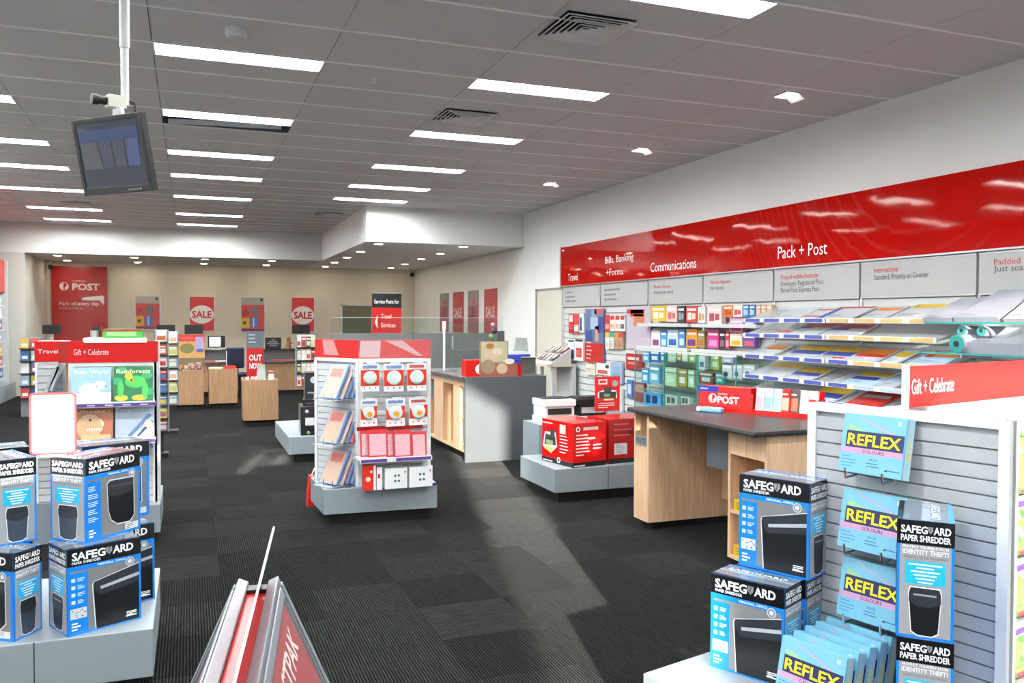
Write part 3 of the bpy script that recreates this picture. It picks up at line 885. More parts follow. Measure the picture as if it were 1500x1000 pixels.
lo_r = [(954, 484, 967, 508, 'd6d0d4', 'white box with a purple label', '7a3a68'), (968, 483, 976.5, 508, '3f8ccb', 'narrow blue box', 'b8d8ee'), (977.5, 483, 993, 508, 'a9cbe4', 'pale blue box with dark marks', '2c4f96'), (994.5, 481, 1003, 508, '3d7fc4', 'tall blue box', 'c8d8ea'), (1005, 482, 1021, 509, 'e08b22', 'orange and purple box', '5b2f80'), (1022, 484, 1032, 509, '8c8a50', 'olive green box', 'a05838'),
        (1036, 483, 1053, 510, 'c92a78', 'bright pink box', 'e888b4'), (1054, 484, 1062, 510, '2c262a', 'black box beside the pink box', '80606a'), (1062.5, 484, 1068, 510, 'c23c48', 'slim red box', 'e8a0a0'), (1069, 466, 1088, 487, 'd48cb0', 'pink hook pack', 'a83c78'), (1069, 488.5, 1087, 507, 'd8cfae', 'cream hook pack with yellow top', 'caa02c'), (1088, 489, 1106, 508, '6a4a9c', 'purple and blue hook pack', 'd05858'), (1089, 466, 1106, 478, '5a78a8', 'grey blue hook pack', 'c8d0dc')]
for a, b, cx, d, h, nm, ac in lo_r:
    item('product_box', (a, b, cx, d), 5.66, .06, c_(h), [(.15, .1, .85, .45, c_(ac)), (.1, .7, .9, .82, c_('ece8e4'))], '%s in the lower row of the phone bays' % nm, 'product box', PB_)
for a, b, nm in ((7.27, 8.56, 'mobile'), (8.58, 9.85, 'phone')):
    for py, rn in ((475, 'upper'), (510.5, 'lower')):
        zz = RW(1000, py, 5.6)[1]
        r = G().box(5.56, 5.743, a + .03, b - .03, zz - .025, zz, WHITE).obj('display_shelf', label='%s white shelf of the %s options bay' % (rn, nm), cat='shelf', group='white wall shelves of the phone bays')
        G().box(5.552, 5.56, a + .03, b - .03, zz - .03, zz + .012, SLAT).obj('ticket_rail', r)
# glass cabinets below the phones, with the packs inside
GY = [(7.29, 8.0), (8.0, 8.71), (8.71, 9.42)]
for i, (a, b) in enumerate(GY):
    r = G().box(5.31, 5.74, a + .005, b - .005, .3, .45, PLINTH).obj('glass_cabinet', label='glass display cabinet under the phone shelves, %s from the desk' % ordn[i], cat='cabinet', group='glass display cabinets')
    G().box(5.30, 5.306, a + .004, b - .004, .45, 1.215, GLASS).obj('glass_front', r)
    for yy in (a + .006, b - .006):
        G().box(5.30, 5.74, yy - .003, yy + .003, .45, 1.215, GLASS).box(5.296, 5.304, yy - .004, yy + .004, .45, 1.215, TEALEDGE).obj('glass_side', r)
    for zz in (.72, .97):
        G().box(5.33, 5.73, a + .012, b - .012, zz, zz + .006, GLASS).box(5.326, 5.33, a + .012, b - .012, zz - .001, zz + .007, TEALEDGE).obj('glass_shelf', r)
    G().box(5.31, 5.74, a + .002, b - .002, 1.215, 1.223, GLASS).box(5.29, 5.31, a + .002, b - .002, 1.213, 1.234, mat('c8ccca', .3)).obj('cabinet_top', r)
GP = 'packs inside the glass cabinets'
gi = [(941, 515, 951, 530, '4a9ad0', 'light blue pack'), (952, 514, 966, 530, '1f62b8', 'deep blue pack'), (967, 515, 976, 530, '2a86a8', 'teal pack'), (978, 515, 990, 530, 'c9d6c0', 'white and green pack'), (991, 517, 998, 529, 'b08c2a', 'gold pack'), (999, 515, 1007, 529, 'd9dccf', 'white pack'), (1009, 516, 1019, 531, '8fae62', 'green pack'), (1023, 521, 1033, 541, 'e2e4e6', 'white phone box'), (1041, 520, 1053, 541, '9ab04a', 'green topped box'), (1057, 521, 1074, 532, 'a49cc4', 'lilac pack')]
for a, b, cx, d, h, nm in gi:
    item('glass_shelf_pack', (a, b, cx, d), 5.52, .05, c_(h), [(.2, .2, .8, .55, c_('dfe8ee') if nm != 'white phone box' else c_('2f4f8f')), (.1, .75, .9, .9, c_('f0f0ea'))], '%s on the top level inside the glass cabinets' % nm, 'pack', GP)
gi = [(940, 539, 950, 561, '3e93d2', 'sky blue pack'), (951, 536, 966, 561, '6fb2de', 'pale blue pack'), (973, 538, 991, 565, 'd8dcb8', 'white and yellow pack'), (992.5, 541, 1006, 566, 'b7983a', 'mustard pack'), (1008, 542, 1017, 567, 'a8d4ac', 'mint green pack'), (1024, 545, 1044, 562, 'a84038', 'red box'), (1048, 547, 1060, 561, '2aa0a8', 'turquoise box'), (1058, 534, 1072, 554, 'd3d6da', 'white headphone pack, left'), (1074, 534, 1087, 554, 'd6d0d4', 'white headphone pack, middle'), (1089, 534, 1105, 554, 'c9ccd4', 'white headphone pack, right')]
for a, b, cx, d, h, nm in gi:
    dark = 'headphone' in nm
    item('glass_shelf_pack', (a, b, cx, d), 5.52, .05, c_(h), [(.15, .1, .6, .5, c_('25356e'), 1) if dark else (.2, .2, .8, .55, c_('e6ecec')), (.1, .75, .9, .9, c_('f0f0ea'))], '%s on the middle level inside the glass cabinets' % nm, 'pack', GP)
gi = [(943, 575, 968, 595, '4a9cd8', 'wide blue pack with dark handsets', '223a66'), (975, 579, 992, 594, 'e4e6e4', 'white pack with a grey phone', '55585c'), (998, 580, 1010, 594, 'd8dedb', 'small white pack', '4c5a5a')]
for a, b, cx, d, h, nm, ac in gi:
    item('glass_shelf_pack', (a, b, cx, d), 5.5, .05, c_(h), [(.12, .2, .4, .8, c_(ac)), (.5, .25, .8, .8, c_(ac))], '%s on the lowest level inside the glass cabinets' % nm, 'pack', GP)

# ------------------------------------------------------------------ printed cartons
def logo_safeguard(g, x, y, h, w, M, m, z=.0012):
    # heavy wide capitals with a shield in place of the U
    L1, L2 = w * .535, w * .345
    g.text('SAFEG', x, y, h, m, M, 'l', L1, .03, z=z)
    sx = x + L1 + w * .012
    sw = w * .096
    g.pol2([(sx, y + h), (sx + sw, y + h), (sx + sw, y + h * .4), (sx + sw * .5, y), (sx, y + h * .4)], mat('9a9fa4', .3, metal=.4), M, z)
    g.pol2([(sx + sw * .45, y + h), (sx + sw * .7, y + h), (sx + sw * .5, y + h * .1), (sx + sw * .3, y + h * .3)], mat('5a6066', .3), M, z + .0003)
    g.text('ARD', x + w - L2, y, h, m, M, 'l', L2, .03, z=z)
CB, CK = mat('1c7fdc', .25, coat=.4), mat('101214', .25, coat=.4)
CG = mat('77797b', .35)
CWH = mat('f4f6f8', .3)
BIN = mat('15181c', .3)
BIN2 = mat('2b3036', .3)
def shredder_front(g, w, h, M, kind):
    e = .012
    g.rect(0, 0, w, h * .8, CB, M)
    g.rect(e, e, w - e, h * .745, CG, M, .0009)
    g.rect(0, h * .8, w, h, CK, M)
    logo_safeguard(g, .018, h * .868, h * .088, w - .05, M, CWH)
    g.text('PAPER SHREDDER', .018, h * .822, h * .03, CWH, M, 'l', w * .38, .012)
    g.rect(0, h * .748, w, h * .8, CB, M, .001)
    g.text('PERSONAL, OFFICE', w * .4, h * .762, h * .022, CWH, M, 'l', w * .38, .01)
    g.rect(.008, h * .02, w * .27, h * .72, CB, M, .0011)
    mm = mat('cfe4f7', .4)
    if kind == 'a':
        for r in range(4):
            yy = h * (.62 - r * .085)
            g.rect(w * .05, yy, w * .10, yy + h * .04, mm, M, .0014).lines(w * .13, yy + h * .04, w * .23, 3, h * .016, h * .007, mm, M, .0014, r)
        g.rect(.01, h * .19, w * .25, h * .31, mat('c6cbd0', .4), M, .0014)
        rr = random.Random(3)
        for q in range(14):
            a, b = .015 + rr.random() * w * .2, h * (.2 + rr.random() * .095)
            g.rect(a, b, a + .006, b + .004, mat('6a7076', .4), M, .0017)
    else:
        for r in range(5):
            g.lines(w * .04, h * (.66 - r * .092), w * .23, 3, h * .022, h * .009, mm, M, .0014, r + 4)
    g.lines(w * .05, h * .145, w * .17, 3, h * .035, h * .018, CWH, M, .0014, 8)
    cx = .62 if kind == 'b' else .66
    if kind == 'a':      # large angled bin, cropped by the carton edge
        p = [(.36, .02), (.32, .55), (.34, .58), (.97, .70), (.97, .02)]
        q = [(.375, .02), (.335, .54), (.345, .565), (.97, .685), (.97, .02)]
        lid = [(.335, .52), (.345, .575), (.97, .69), (.97, .47), (.42, .41)]
        sl = [(.44, .475), (.43, .51), (.97, .585), (.97, .545)]
    else:                # whole bin
        p = [(.44, .2), (.39, .33), (.37, .66), (.43, .70), (.88, .69), (.89, .2), (.8, .12), (.56, .13)]
        q = [(.45, .21), (.40, .33), (.385, .655), (.435, .685), (.87, .675), (.875, .2), (.79, .135), (.56, .145)]
        lid = [(.385, .52), (.39, .65), (.435, .685), (.87, .675), (.87, .55), (.74, .49), (.5, .485)]
        sl = [(.45, .60), (.44, .625), (.86, .62), (.86, .595)]
    sc = lambda P: [(a * w, b * h) for a, b in P]
    g.pol2(sc(p), mat('d5d8da', .3), M, .0012)
    g.pol2(sc(q), BIN, M, .0015)
    g.pol2(sc(lid), BIN2, M, .0018)
    g.pol2(sc(sl), mat('a8afb6', .3) if kind != 'b' else mat('43494f', .3), M, .0021)
    g.disc(w * .84, h * .735, w * .062, mat('c9ced2', .3), M, .0024).disc(w * .84, h * .735, w * .05, mat('7d858c', .3), M, .0027).disc(w * .84, h * .735, w * .03, mat('d9dde0', .3), M, .003, 12)
    if kind == 'a':
        g.rect(w * .78, h * .07, w * .93, h * .085, CWH, M, .0024).lines(w * .79, h * .13, w * .93, 3, h * .018, h * .01, CWH, M, .0024, 2)
    else:
        g.rect(w * .70, h * .035, w * .95, h * .115, mat('d7d9da', .4), M, .0024)
        g.lines(w * .72, h * .10, w * .86, 3, h * .022, h * .008, mat('777a7d', .5), M, .0027, 2)
def shredder_side(g, w, h, M, kind):
    g.rect(0, 0, w, h, CB, M)
    g.rect(.008, .008, w - .008, h * .8, mat('97999b', .35), M, .0009)
    g.rect(0, h * .795, w, h, CK, M, .001)
    logo_safeguard(g, .01, h * .895, h * .06, w - .02, M, CWH, .0014)
    g.text('PAPER SHREDDER', .01, h * .825, h * .05, CWH, M, 'l', w - .02, .03, z=.0014)
    g.text('PROTECT YOURSELF FROM', w * .1, h * .765, h * .022, CWH, M, 'l', w * .8, .012, z=.0013)
    g.text('IDENTITY THEFT!', w * .1, h * .715, h * .038, CWH, M, 'l', w * .8, .02, z=.0013)
    g.text('MAKES ALL OF THE FOLLOWING', w * .13, h * .68, h * .017, mat('44474a', .4), M, 'l', w * .74, .0, z=.0013)
    g.rect(w * .15, h * .46, w * .85, h * .655, CYAN, M, .0013)
    for i, f in enumerate((.6, .3, .5, .4, .34, .26)):
        y = h * (.635 - i * .03)
        g.rect(w * (.5 - f / 2), y - h * .012, w * (.5 + f / 2), y, CWH, M, .0016)
    p = [(.27, .06), (.22, .38), (.25, .43), (.75, .43), (.78, .38), (.73, .06), (.62, .03), (.38, .03)]
    g.pol2([(.5 * w + (a - .5) * w * 1.06, .24 * h + (b - .24) * h * 1.05) for a, b in p], mat('e6e8e9', .3), M, .0013)
    g.pol2([(a * w, b * h) for a, b in p], mat('3b4450', .3) if kind == 'b' else BIN, M, .0016)
    g.pol2([(a * w, b * h) for a, b in [(.22, .31), (.22, .38), (.25, .43), (.75, .43), (.78, .38), (.78, .31), (.6, .27), (.4, .27)]], BIN2, M, .0019)
    g.rect(w * .3, h * .365, w * .7, h * .38, mat('9aa2aa', .3) if kind == 'a' else mat('1b2026', .3), M, .0022)
def shredder_top(g, w, d, M):
    g.rect(0, 0, w, d, mat('5f6b76', .2, coat=.5), M)
    g.rect(0, 0, w, d * .1, CK, M, .0009).rect(0, d * .9, w, d, CB, M, .0009)
    g.text('SAFEGUARD', w * .08, d * .6, d * .16, mat('b9c2ca', .3), M, 'l', w * .8, .015)
    g.rect(0, d * .42, w, d * .58, mat('8b98a4', .12, coat=.8), M, .0013)
BOXP = {}
def shredder_box(corner, az_x, w, d, h, kind, lab, base, at='l', group='boxed paper shredders'):
    """az_x: compass direction of the wide front, seen left to right; corner is the front bottom left (l) or right (r) corner"""
    rz = R(90 - az_x)
    ux = Vector((math.cos(rz), math.sin(rz), 0))
    o = Vector((corner[0], corner[1], base))
    if at == 'r':
        o -= ux * w
    key = (w, d, h, kind)
    if key in BOXP:
        return dup(BOXP[key], o, rz, lab)
    b = G().box(0, w, 0, d, 0, h, CB).obj('shredder_box', None, o, rz, lab, 'carton', group)
    g = G(); shredder_front(g, w, h, fr((0, -.0002, 0), (1, 0, 0), (0, 0, 1)), kind); g.obj('printed_front', b)
    g = G(); shredder_side(g, d, h, fr((w + .0002, 0, 0), (0, 1, 0), (0, 0, 1)), kind); g.obj('printed_side', b)
    g = G(); shredder_side(g, d, h, fr((-.0002, d, 0), (0, -1, 0), (0, 0, 1)), kind); g.obj('printed_side', b)
    g = G(); shredder_top(g, w, d, fr((0, 0, h + .0002), (1, 0, 0), (0, 1, 0))); g.obj('printed_top', b)
    KIDS[b.name] = list(b.children)
    BOXP[key] = b
    return b

# ------------------------------------------------------------------ gondola helper pieces
def plinth(x0, x1, y0, y1, z1, lab, cat='plinth', seams=(), rz=0, loc=None):
    g = G().box(x0, x1, y0, y1, .095, z1, PLINTH)
    o = g.obj('display_plinth', None, loc, rz, lab, cat, 'low grey display plinths', bevel=.004)
    G().box(x0 + .06, x1 - .06, y0 + .06, y1 - .06, 0, .095, BLACK).obj('kick_base', o)
    if seams:
        s = G()
        for q in seams:
            s.box(q - .002, q + .002, y0 - .0012, y0, .1, z1, DARK)
        s.obj('panel_seam', o)
    return o
def slat_panel(parent, M, w, z0, z1, pitch, slat_m=SLAT, frame=.03, th=.02):
    """slatted panel in frame M (x along, y up, z out)"""
    G().box(0, w, z0, z1, -th, -.008, mat('a7a9aa', .6), M).obj('panel_back', parent)
    n = int((z1 - z0) / pitch)
    base = G().box(frame, w - frame, -pitch * .44, pitch * .44, -.008, .004, slat_m)
    me = base.obj('slat', parent)
    me.matrix_local = M @ Matrix.Translation((0, z0 + pitch * .5, 0))
    for k in range(1, n):
        o = link('slat', me.data, parent)
        o.matrix_local = M @ Matrix.Translation((0, z0 + pitch * (k + .5), 0))
    G().box(0, frame, z0, z1, -th, .012, WHITE, M).box(w - frame, w, z0, z1, -th, .012, WHITE, M).box(frame, w - frame, z1 - frame * .8, z1, -th, .012, WHITE, M).obj('panel_frame', parent)

# ------------------------------------------------------------------ left foreground: plinth with stacked shredder boxes
plinth(-1.9, -.15, 3.80, 4.72, .30, 'low pale grey plinth under the left stack of shredder boxes', seams=(-.59,))
shredder_box((-.47, 3.75 + .06), 63, .30, .20, .355, 'a', 'shredder box with large bin picture, lower tier at the front corner of the left plinth', .30)
shredder_box((-.41, 3.90), 43, .29, .20, .355, 'b', 'shredder box with small bin picture, upper tier in front of the framed sign', .655)
shredder_box((-.43, 4.075), 65, .30, .20, .355, 'a', 'shredder box behind the front corner box, lower tier', .30)
shredder_box((-.46, 4.27), 66, .30, .20, .355, 'b', 'shredder box half hidden behind the upper front box, upper tier', .655)
shredder_box((-.665, 3.83), 123, .30, .15, .355, 'b', 'shredder box with narrow end forward, lower tier at the left picture edge', .30, 'r')
shredder_box((-.745, 3.975), 153, .29, .15, .355, 'b', 'shredder box with narrow end forward, upper tier at the left picture edge', .655, 'r')
shredder_box((-.98, 4.3), 75, .30, .2, .355, 'a', 'shredder box at the back left of the upper tier, mostly hidden', .655)
shredder_box((-.98, 4.3), 75, .30, .2, .355, 'a', 'shredder box at the back left of the lower tier, hidden by boxes', .30)
# red framed sign standing on the boxes
a, z0 = PL(38, 648, 3.98)
b, _ = PL(109, 640, 3.98)
_, z1 = PL(40, 553, 3.98)
wd = b - a
fh = .265
r = empty('framed_sign', ((a + b) / 2, 4.06, 1.011), R(-4), 'clear upright sign holder with red frame standing on the shredder boxes', 'sign holder')
def roundrect(w, h, rad, n=5):
    P = []
    for cx, cy, a0 in ((w - rad, h - rad, 0), (rad, h - rad, 90), (rad, rad, 180), (w - rad, rad, 270)):
        for i in range(n + 1):
            t = R(a0 + 90 * i / n)
            P.append((cx + rad * math.cos(t), cy + rad * math.sin(t)))
    return P
M = fr((-wd / 2, 0, .004), (1, 0, 0), (0, 0, 1))
o1, i1 = roundrect(wd, fh, .018), [(x + .008, y + .008) for x, y in roundrect(wd - .016, fh - .016, .012)]
g = G()
n = len(o1)
for zf in (.004, -.004):
    g.add([(x, y, zf) for x, y in o1] + [(x, y, zf) for x, y in i1], [(i, (i + 1) % n, n + (i + 1) % n, n + i) for i in range(n)], mat('e02a33', .25), M)
for P in (o1, i1):
    g.add([(x, y, .004) for x, y in P] + [(x, y, -.004) for x, y in P], [(i, (i + 1) % n, n + (i + 1) % n, n + i) for i in range(n)], mat('e02a33', .25), M)
g.obj('sign_frame', r)
G().box(.008, wd - .008, .008, fh - .008, -.001, .001, film_mat('ffffff', .38, .2), M).obj('clear_sheet', r)
G().box(wd * .2, wd * .8, -.004, .0, -.05, .05, film_mat('f2dede', .5), M).obj('sign_foot', r)

# ------------------------------------------------------------------ left gondola with picture books
gl = empty('book_gondola', (-.78, 6.5, 0), 0, 'white gondola with red Gift + Celebrate header behind the left boxes', 'gondola')
G().box(-.03, .58, -.12, .62, .095, .29, PLINTH).obj('gondola_base', gl)
G().box(.0, .52, -.04, .5, 0, .095, BLACK).obj('kick_base', gl)
MG = fr((.0, 0, 0), (1, 0, 0), (0, 0, 1))
slat_panel(gl, MG, .56, .29, 1.29, .05)
G().box(.545, .58, -.012, .1, .095, 1.44, PALE).box(0, .53, .02, .3, .29, 1.28, GREY).obj('upright', gl)
h = G().box(.0, .57, -.02, .004, 1.292, 1.44, REDH).box(-.06, .0, -.02, .05, 1.292, 1.44, mat('9c1512', .35)).obj('header_board', gl)
g = G(); g.text('Gift + Celebrate', .035, 1.345, .042, mat('f6d5d2', .4), fr((0, -.021, 0), (1, 0, 0), (0, 0, 1)), 'l', .22); g.obj('lettering', h)
G().box(.1, .5, -.03, -.022, 1.43, 1.462, mat('f2f0ee', .4)).obj('ticket_strip', gl)
for z in (1.015, .76):
    s = G().box(.0, .555, -.17, -.012, z - .012, z, WHITE).obj('shelf', gl)
    G().box(.0, .555, -.182, -.17, z - .022, z + .014, WHITE).obj('shelf_lip', s)
    t = G().box(.0, .555, -.1835, -.182, z - .018, z + .004, PURPLE)
    for i in range(5):
        t.rect(.02 + i * .11, z - .012, .07 + i * .11, z - .004, mat('d8c8ea', .4), fr((0, -.1836, 0), (1, 0, 0), (0, 0, 1)), .0003)
    t.obj('shelf_ticket', s)
def cover(name, x, z, w, h, art, lab, title, tm, base):
    M = Matrix.Translation((-.78 + x, 6.5 - .15, z + .0015)) @ Matrix.Rotation(R(-14), 4, 'X') @ fr((0, 0, 0), (1, 0, 0), (0, 0, 1))
    o = G().box(0, w, 0, h, -.02, 0, base).obj(name, label=lab, cat='book', group='large picture books on the left gondola')
    o.matrix_world = M
    g = G(); art(g, w, h, Matrix.Identity(4)); g.text(title, w * .5, h * .82, h * .1, tm, Matrix.Identity(4), 'c', w * .86, .008, z=.003); g.obj('printed_cover', o)
    return o
E_ = lambda g, w, h, x, y, rx, ry, m, M, z: g.disc(x * w, y * h, rx * w, m, M, z, 18, ry * h)
def art_polar(g, w, h, M):
    g.rect(0, 0, w, h, mat('8fb0cc', .25), M); g.rect(0, 0, w, h * .3, mat('dfe9f2', .25), M, .0009)
    wt = mat('f1f4f6', .3)
    for x, y, a, b in ((.45, .38, .27, .18), (.72, .5, .16, .12), (.3, .18, .08, .17), (.5, .17, .08, .17), (.65, .25, .08, .15)):
        E_(g, w, h, x, y, a, b, wt, M, .0014)
    E_(g, w, h, .86, .47, .03, .025, mat('50565c', .3), M, .0018)
def art_frog(g, w, h, M):
    g.rect(0, 0, w, h, mat('0d6b3f', .25), M)
    gr, yo, lg = mat('3fae46', .3), mat('e3a92c', .3), mat('8cc63c', .3)
    for i, (x, y) in enumerate(((.1, .6), (.9, .3), (.85, .75), (.2, .9))):
        E_(g, w, h, x, y, .14, .1, mat('1d8f57', .3), M, .0009 + .0001 * i)
    for x, y, a, b, m in ((.55, .58, .27, .17, gr), (.58, .52, .2, .09, lg), (.18, .38, .08, .22, gr), (.8, .33, .08, .24, gr), (.2, .14, .17, .08, yo), (.66, .14, .2, .08, yo), (.38, .74, .1, .1, yo), (.45, .62, .05, .06, yo)):
        E_(g, w, h, x, y, a, b, m, M, .0014 + .0001 * y)
    E_(g, w, h, .45, .62, .025, .035, mat('2a1212', .2), M, .0018)
def art_dino(g, w, h, M):
    g.rect(0, 0, w, h, mat('b5694a', .25), M)
    tn, lt = mat('c9a274', .3), mat('ead9b8', .3)
    for x, y, a, b, m in ((.4, .4, .32, .38, tn), (.5, .48, .27, .2, lt), (.52, .28, .22, .12, mat('8c3f34', .3))):
        E_(g, w, h, x, y, a, b, m, M, .0012 + .0004 * a)
    for i in range(7):
        x = .33 + i * .06
        g.pol2([(x * w, .36 * h), ((x + .045) * w, .36 * h), ((x + .02) * w, .27 * h)], mat('fbf6e6', .3), M, .0019)
    E_(g, w, h, .42, .6, .04, .04, mat('3a2414', .3), M, .002)
    g.rect(.2 * w, .05 * h, .95 * w, .18 * h, mat('d8b27c', .3), M, .0017)
def art_inv(g, w, h, M):
    g.rect(0, 0, w, h, mat('aeb9c8', .25), M)
    g.pol2([(0, 0), (w, 0), (w, h * .35), (w * .2, h * .1)], mat('d9e2ec', .25), M, .0009)
    g.pol2([(w * .3, h * .1), (w * .42, h * .1), (w * .95, h * .7), (w * .85, h * .75)], mat('5f7ba8', .25), M, .0012)
    g.pol2([(w * .55, h * .1), (w * .62, h * .1), (w * .98, h * .5), (w * .92, h * .55)], mat('33405c', .25), M, .0012)
    E_(g, w, h, .85, .45, .1, .12, mat('e6cfae', .3), M, .0014)
cover('picture_book', .03, 1.015, .245, .255, art_polar, 'picture book with a white animal on pale blue, upper left on the gondola', 'Polar World', mat('eef4fa', .4), mat('c9d6e2', .4))
cover('picture_book', .29, 1.015, .25, .255, art_frog, 'Rainforests picture book with green frog cover, upper right on the gondola', 'Rainforests', mat('f3e9b0', .4), mat('14503a', .4))
cover('picture_book', .04, .76, .245, .24, art_dino, 'Dinosaurs picture book with brown reptile cover, lower left on the gondola', 'Dinosaurs', mat('f4ead0', .4), mat('7a3a2a', .4))
cover('picture_book', .30, .76, .245, .24, art_inv, 'Inventions picture book with grey blue cover, lower right on the gondola', 'Inventions', mat('f4f6f8', .4), mat('7d8898', .4))
# neighbouring white unit further left
g2 = empty('leaflet_gondola', (-1.02, 6.75, 0), 0, 'narrow white slatted unit with pink red header left of the book gondola', 'gondola')
G().box(-.02, .2, -.05, .5, .0, .29, PLINTH).obj('gondola_base', g2)
slat_panel(g2, fr((0, 0, 0), (1, 0, 0), (0, 0, 1)), .19, .29, 1.29, .05, frame=.015)
h = G().box(0, .19, -.02, .3, 1.292, 1.435, REDH).obj('header_board', g2)
g = G(); g.text('Travel', .02, 1.35, .03, WHITE, fr((0, -.021, 0), (1, 0, 0), (0, 0, 1)), 'l', .13); g.obj('lettering', h)
for i, (z, t) in enumerate(((1.08, 24), (.84, 26), (1.1, 20), (.86, 30))):
    M = Matrix.Translation((-.93 + (i % 2) * .04 + (.03 if i > 1 else 0), 6.72, z)) @ Matrix.Rotation(R(t), 4, 'Y')
    o = G().box(-.012, .012, -.18, 0, 0, .2, mat('c9ccd0' if i % 2 else 'aab0b6', .3)).obj('leaflet_stack', label='grey leaflet stack leaning on the narrow slatted unit, %s' % ('upper outer', 'lower outer', 'upper inner', 'lower inner')[i], cat='leaflets', group='leaning leaflets on the narrow unit')
    o.matrix_world = M

# ------------------------------------------------------------------ A-frame board in the foreground
af = empty('a_frame_sign', (.16, 2.2, 0), R(-8.6), 'silver A-frame pavement sign with red posters standing in the entrance', 'sign')
HR, SP, LN = .94, .40, 1.0
SIL, SIL2 = mat('767b80', .4, metal=.4), mat('888d92', .4, metal=.4)
for s in (-1, 1):
    top = Vector((s * .042, 0, HR)); bot = Vector((s * (SP + .04), 0, .02))
    v = (top - bot)
    hgt = v.length
    u = Vector((0, 1, 0)) if s > 0 else Vector((0, -1, 0))
    o0 = bot + (Vector((0, -LN, 0)) if s > 0 else Vector((0, 0, 0)))
    M = fr(o0, u, v)
    q = G().box(0, LN, 0, hgt, -.02, -.008, mat('3a3c3e', .5), M).obj('backing_board', af)
    f = G()
    fwid = .045
    for (x0, x1, y0, y1) in ((0, fwid, 0, hgt), (LN - fwid, LN, 0, hgt), (fwid, LN - fwid, hgt - fwid, hgt), (fwid, LN - fwid, 0, fwid)):
        f.box(x0, x1, y0, y1, -.018, .008, SIL, M)
        f.box(x0 + .01, x1 - .01, y0 + .01, y1 - .01, .008, .013, SIL2, M)
    f.box(0, LN, hgt - .02, hgt + .004, -.018, .008, SIL2, M)
    f.obj('snap_frame', af, bevel=.003)
    p = G().rect(fwid, fwid, LN - fwid, hgt - fwid, mat('8a1410', .4), M, .0)
    p.pol2([(LN * .45, hgt * .1), (LN - fwid, hgt * .1), (LN - fwid, hgt * .66), (LN * .8, hgt * .72), (LN * .6, hgt * .5)], mat('9a6450', .4), M, .0004)
    p.pol2([(LN * .72, hgt * .1), (LN - fwid, hgt * .1), (LN - fwid, hgt * .55), (LN * .86, hgt * .55)], mat('6a4a40', .4), M, .0008)
    p.text('POSTPAK', LN * .42, hgt * .855, .06, mat('d8bab6', .4), M, 'l', LN * .46, .02, z=.001)
    p.obj('poster', af)
    G().box(fwid, LN - fwid, fwid, hgt - fwid, .003, .0045, film_mat('f0f2f4', .05, .08), M).obj('clear_cover', af)
    for yy in (-.05, -LN + .05):
        G().box(-.02, .02, -.02, .02, 0, .03, BLACK, Matrix.Translation((s * (SP + .02), yy, 0))).obj('rubber_foot', af)
G().box(-.026, .026, -LN + .03, -.02, HR - .035, HR - .022, mat('b5120e', .35)).obj('header_channel', af)
for y0 in (-.045, -LN + .35, -LN + .01):
    G().box(-.028, .028, y0, y0 + .04, HR - .03, HR - .012, BLACK).obj('hinge', af)
ML_ = Matrix.Translation((0, 0, HR - .02)) @ Matrix.Rotation(R(14), 4, 'Y')
hb = G().box(-.0012, .0012, -LN + .02, -.01, 0, .155, mat('c41612', .35), ML_).box(-.0025, .0025, -LN + .02, -.008, .155, .160, mat('9ea2a6', .4), ML_).box(-.0035, .0035, -.012, -.008, 0, .155, mat('9ea2a6', .4), ML_).obj('header_board', af)


# ------------------------------------------------------------------ centre gondola
gc = empty('card_gondola', (0, 0, 0), 0, 'white centre gondola with red header on a grey base', 'gondola')
bs = G().prism([(.955, 6.50), (1.84, 6.44), (1.88, 7.04), (.93, 7.06)], .095, .29, PLINTH).obj('gondola_base', gc, bevel=.004)
G().prism([(1.01, 6.57), (1.79, 6.52), (1.82, 6.98), (.99, 7.0)], 0, .095, BLACK).obj('kick_base', gc)
A_ = Vector((1.235, 6.535, 0)); B_ = Vector((.965, 7.0, 0)); C_ = Vector((1.80, 6.50, 0))
uL = (A_ - B_).normalized(); wL = (A_ - B_).length
uF = (C_ - A_).normalized(); wF = (C_ - A_).length
ML = fr(B_, uL, (0, 0, 1)); MF = fr(A_, uF, (0, 0, 1))
slat_panel(gc, ML, wL, .29, 1.285, .05, mat('c4c7c9', .4))
slat_panel(gc, MF, wF, .29, 1.285, .05, mat('c4c7c9', .4))
G().prism([(1.25, 6.56), (1.79, 6.53), (1.79, 7.0), (1.0, 7.0)], .29, 1.28, WHITE).obj('core', gc)
hd_ = G().box(0, wL, 1.29, 1.435, -.01, .006, REDH, ML).box(0, wF, 1.29, 1.435, -.01, .006, REDH, MF).obj('header_board', gc)
f = G()  # clear wrap, plus pale slanted patches that paint highlights on it
f.pol2([(0, 1.3), (.16, 1.3), (.17, 1.43), (.01, 1.43)], film_mat('fbe8e8', .55, .08), MF, .0075)
f.pol2([(.2, 1.43), (.34, 1.43), (.5, 1.31), (.46, 1.31)], film_mat('fbe8e8', .45, .08), MF, .008)
f.pol2([(.12, 1.31), (.3, 1.31), (.24, 1.43), (.1, 1.43)], film_mat('f6cfd0', .4, .08), ML, .0075)
f.rect(-.01, 1.288, wF + .01, 1.437, film_mat('ffffff', .10, .06), MF, .0095)
f.obj('wrap_with_glints', hd_)
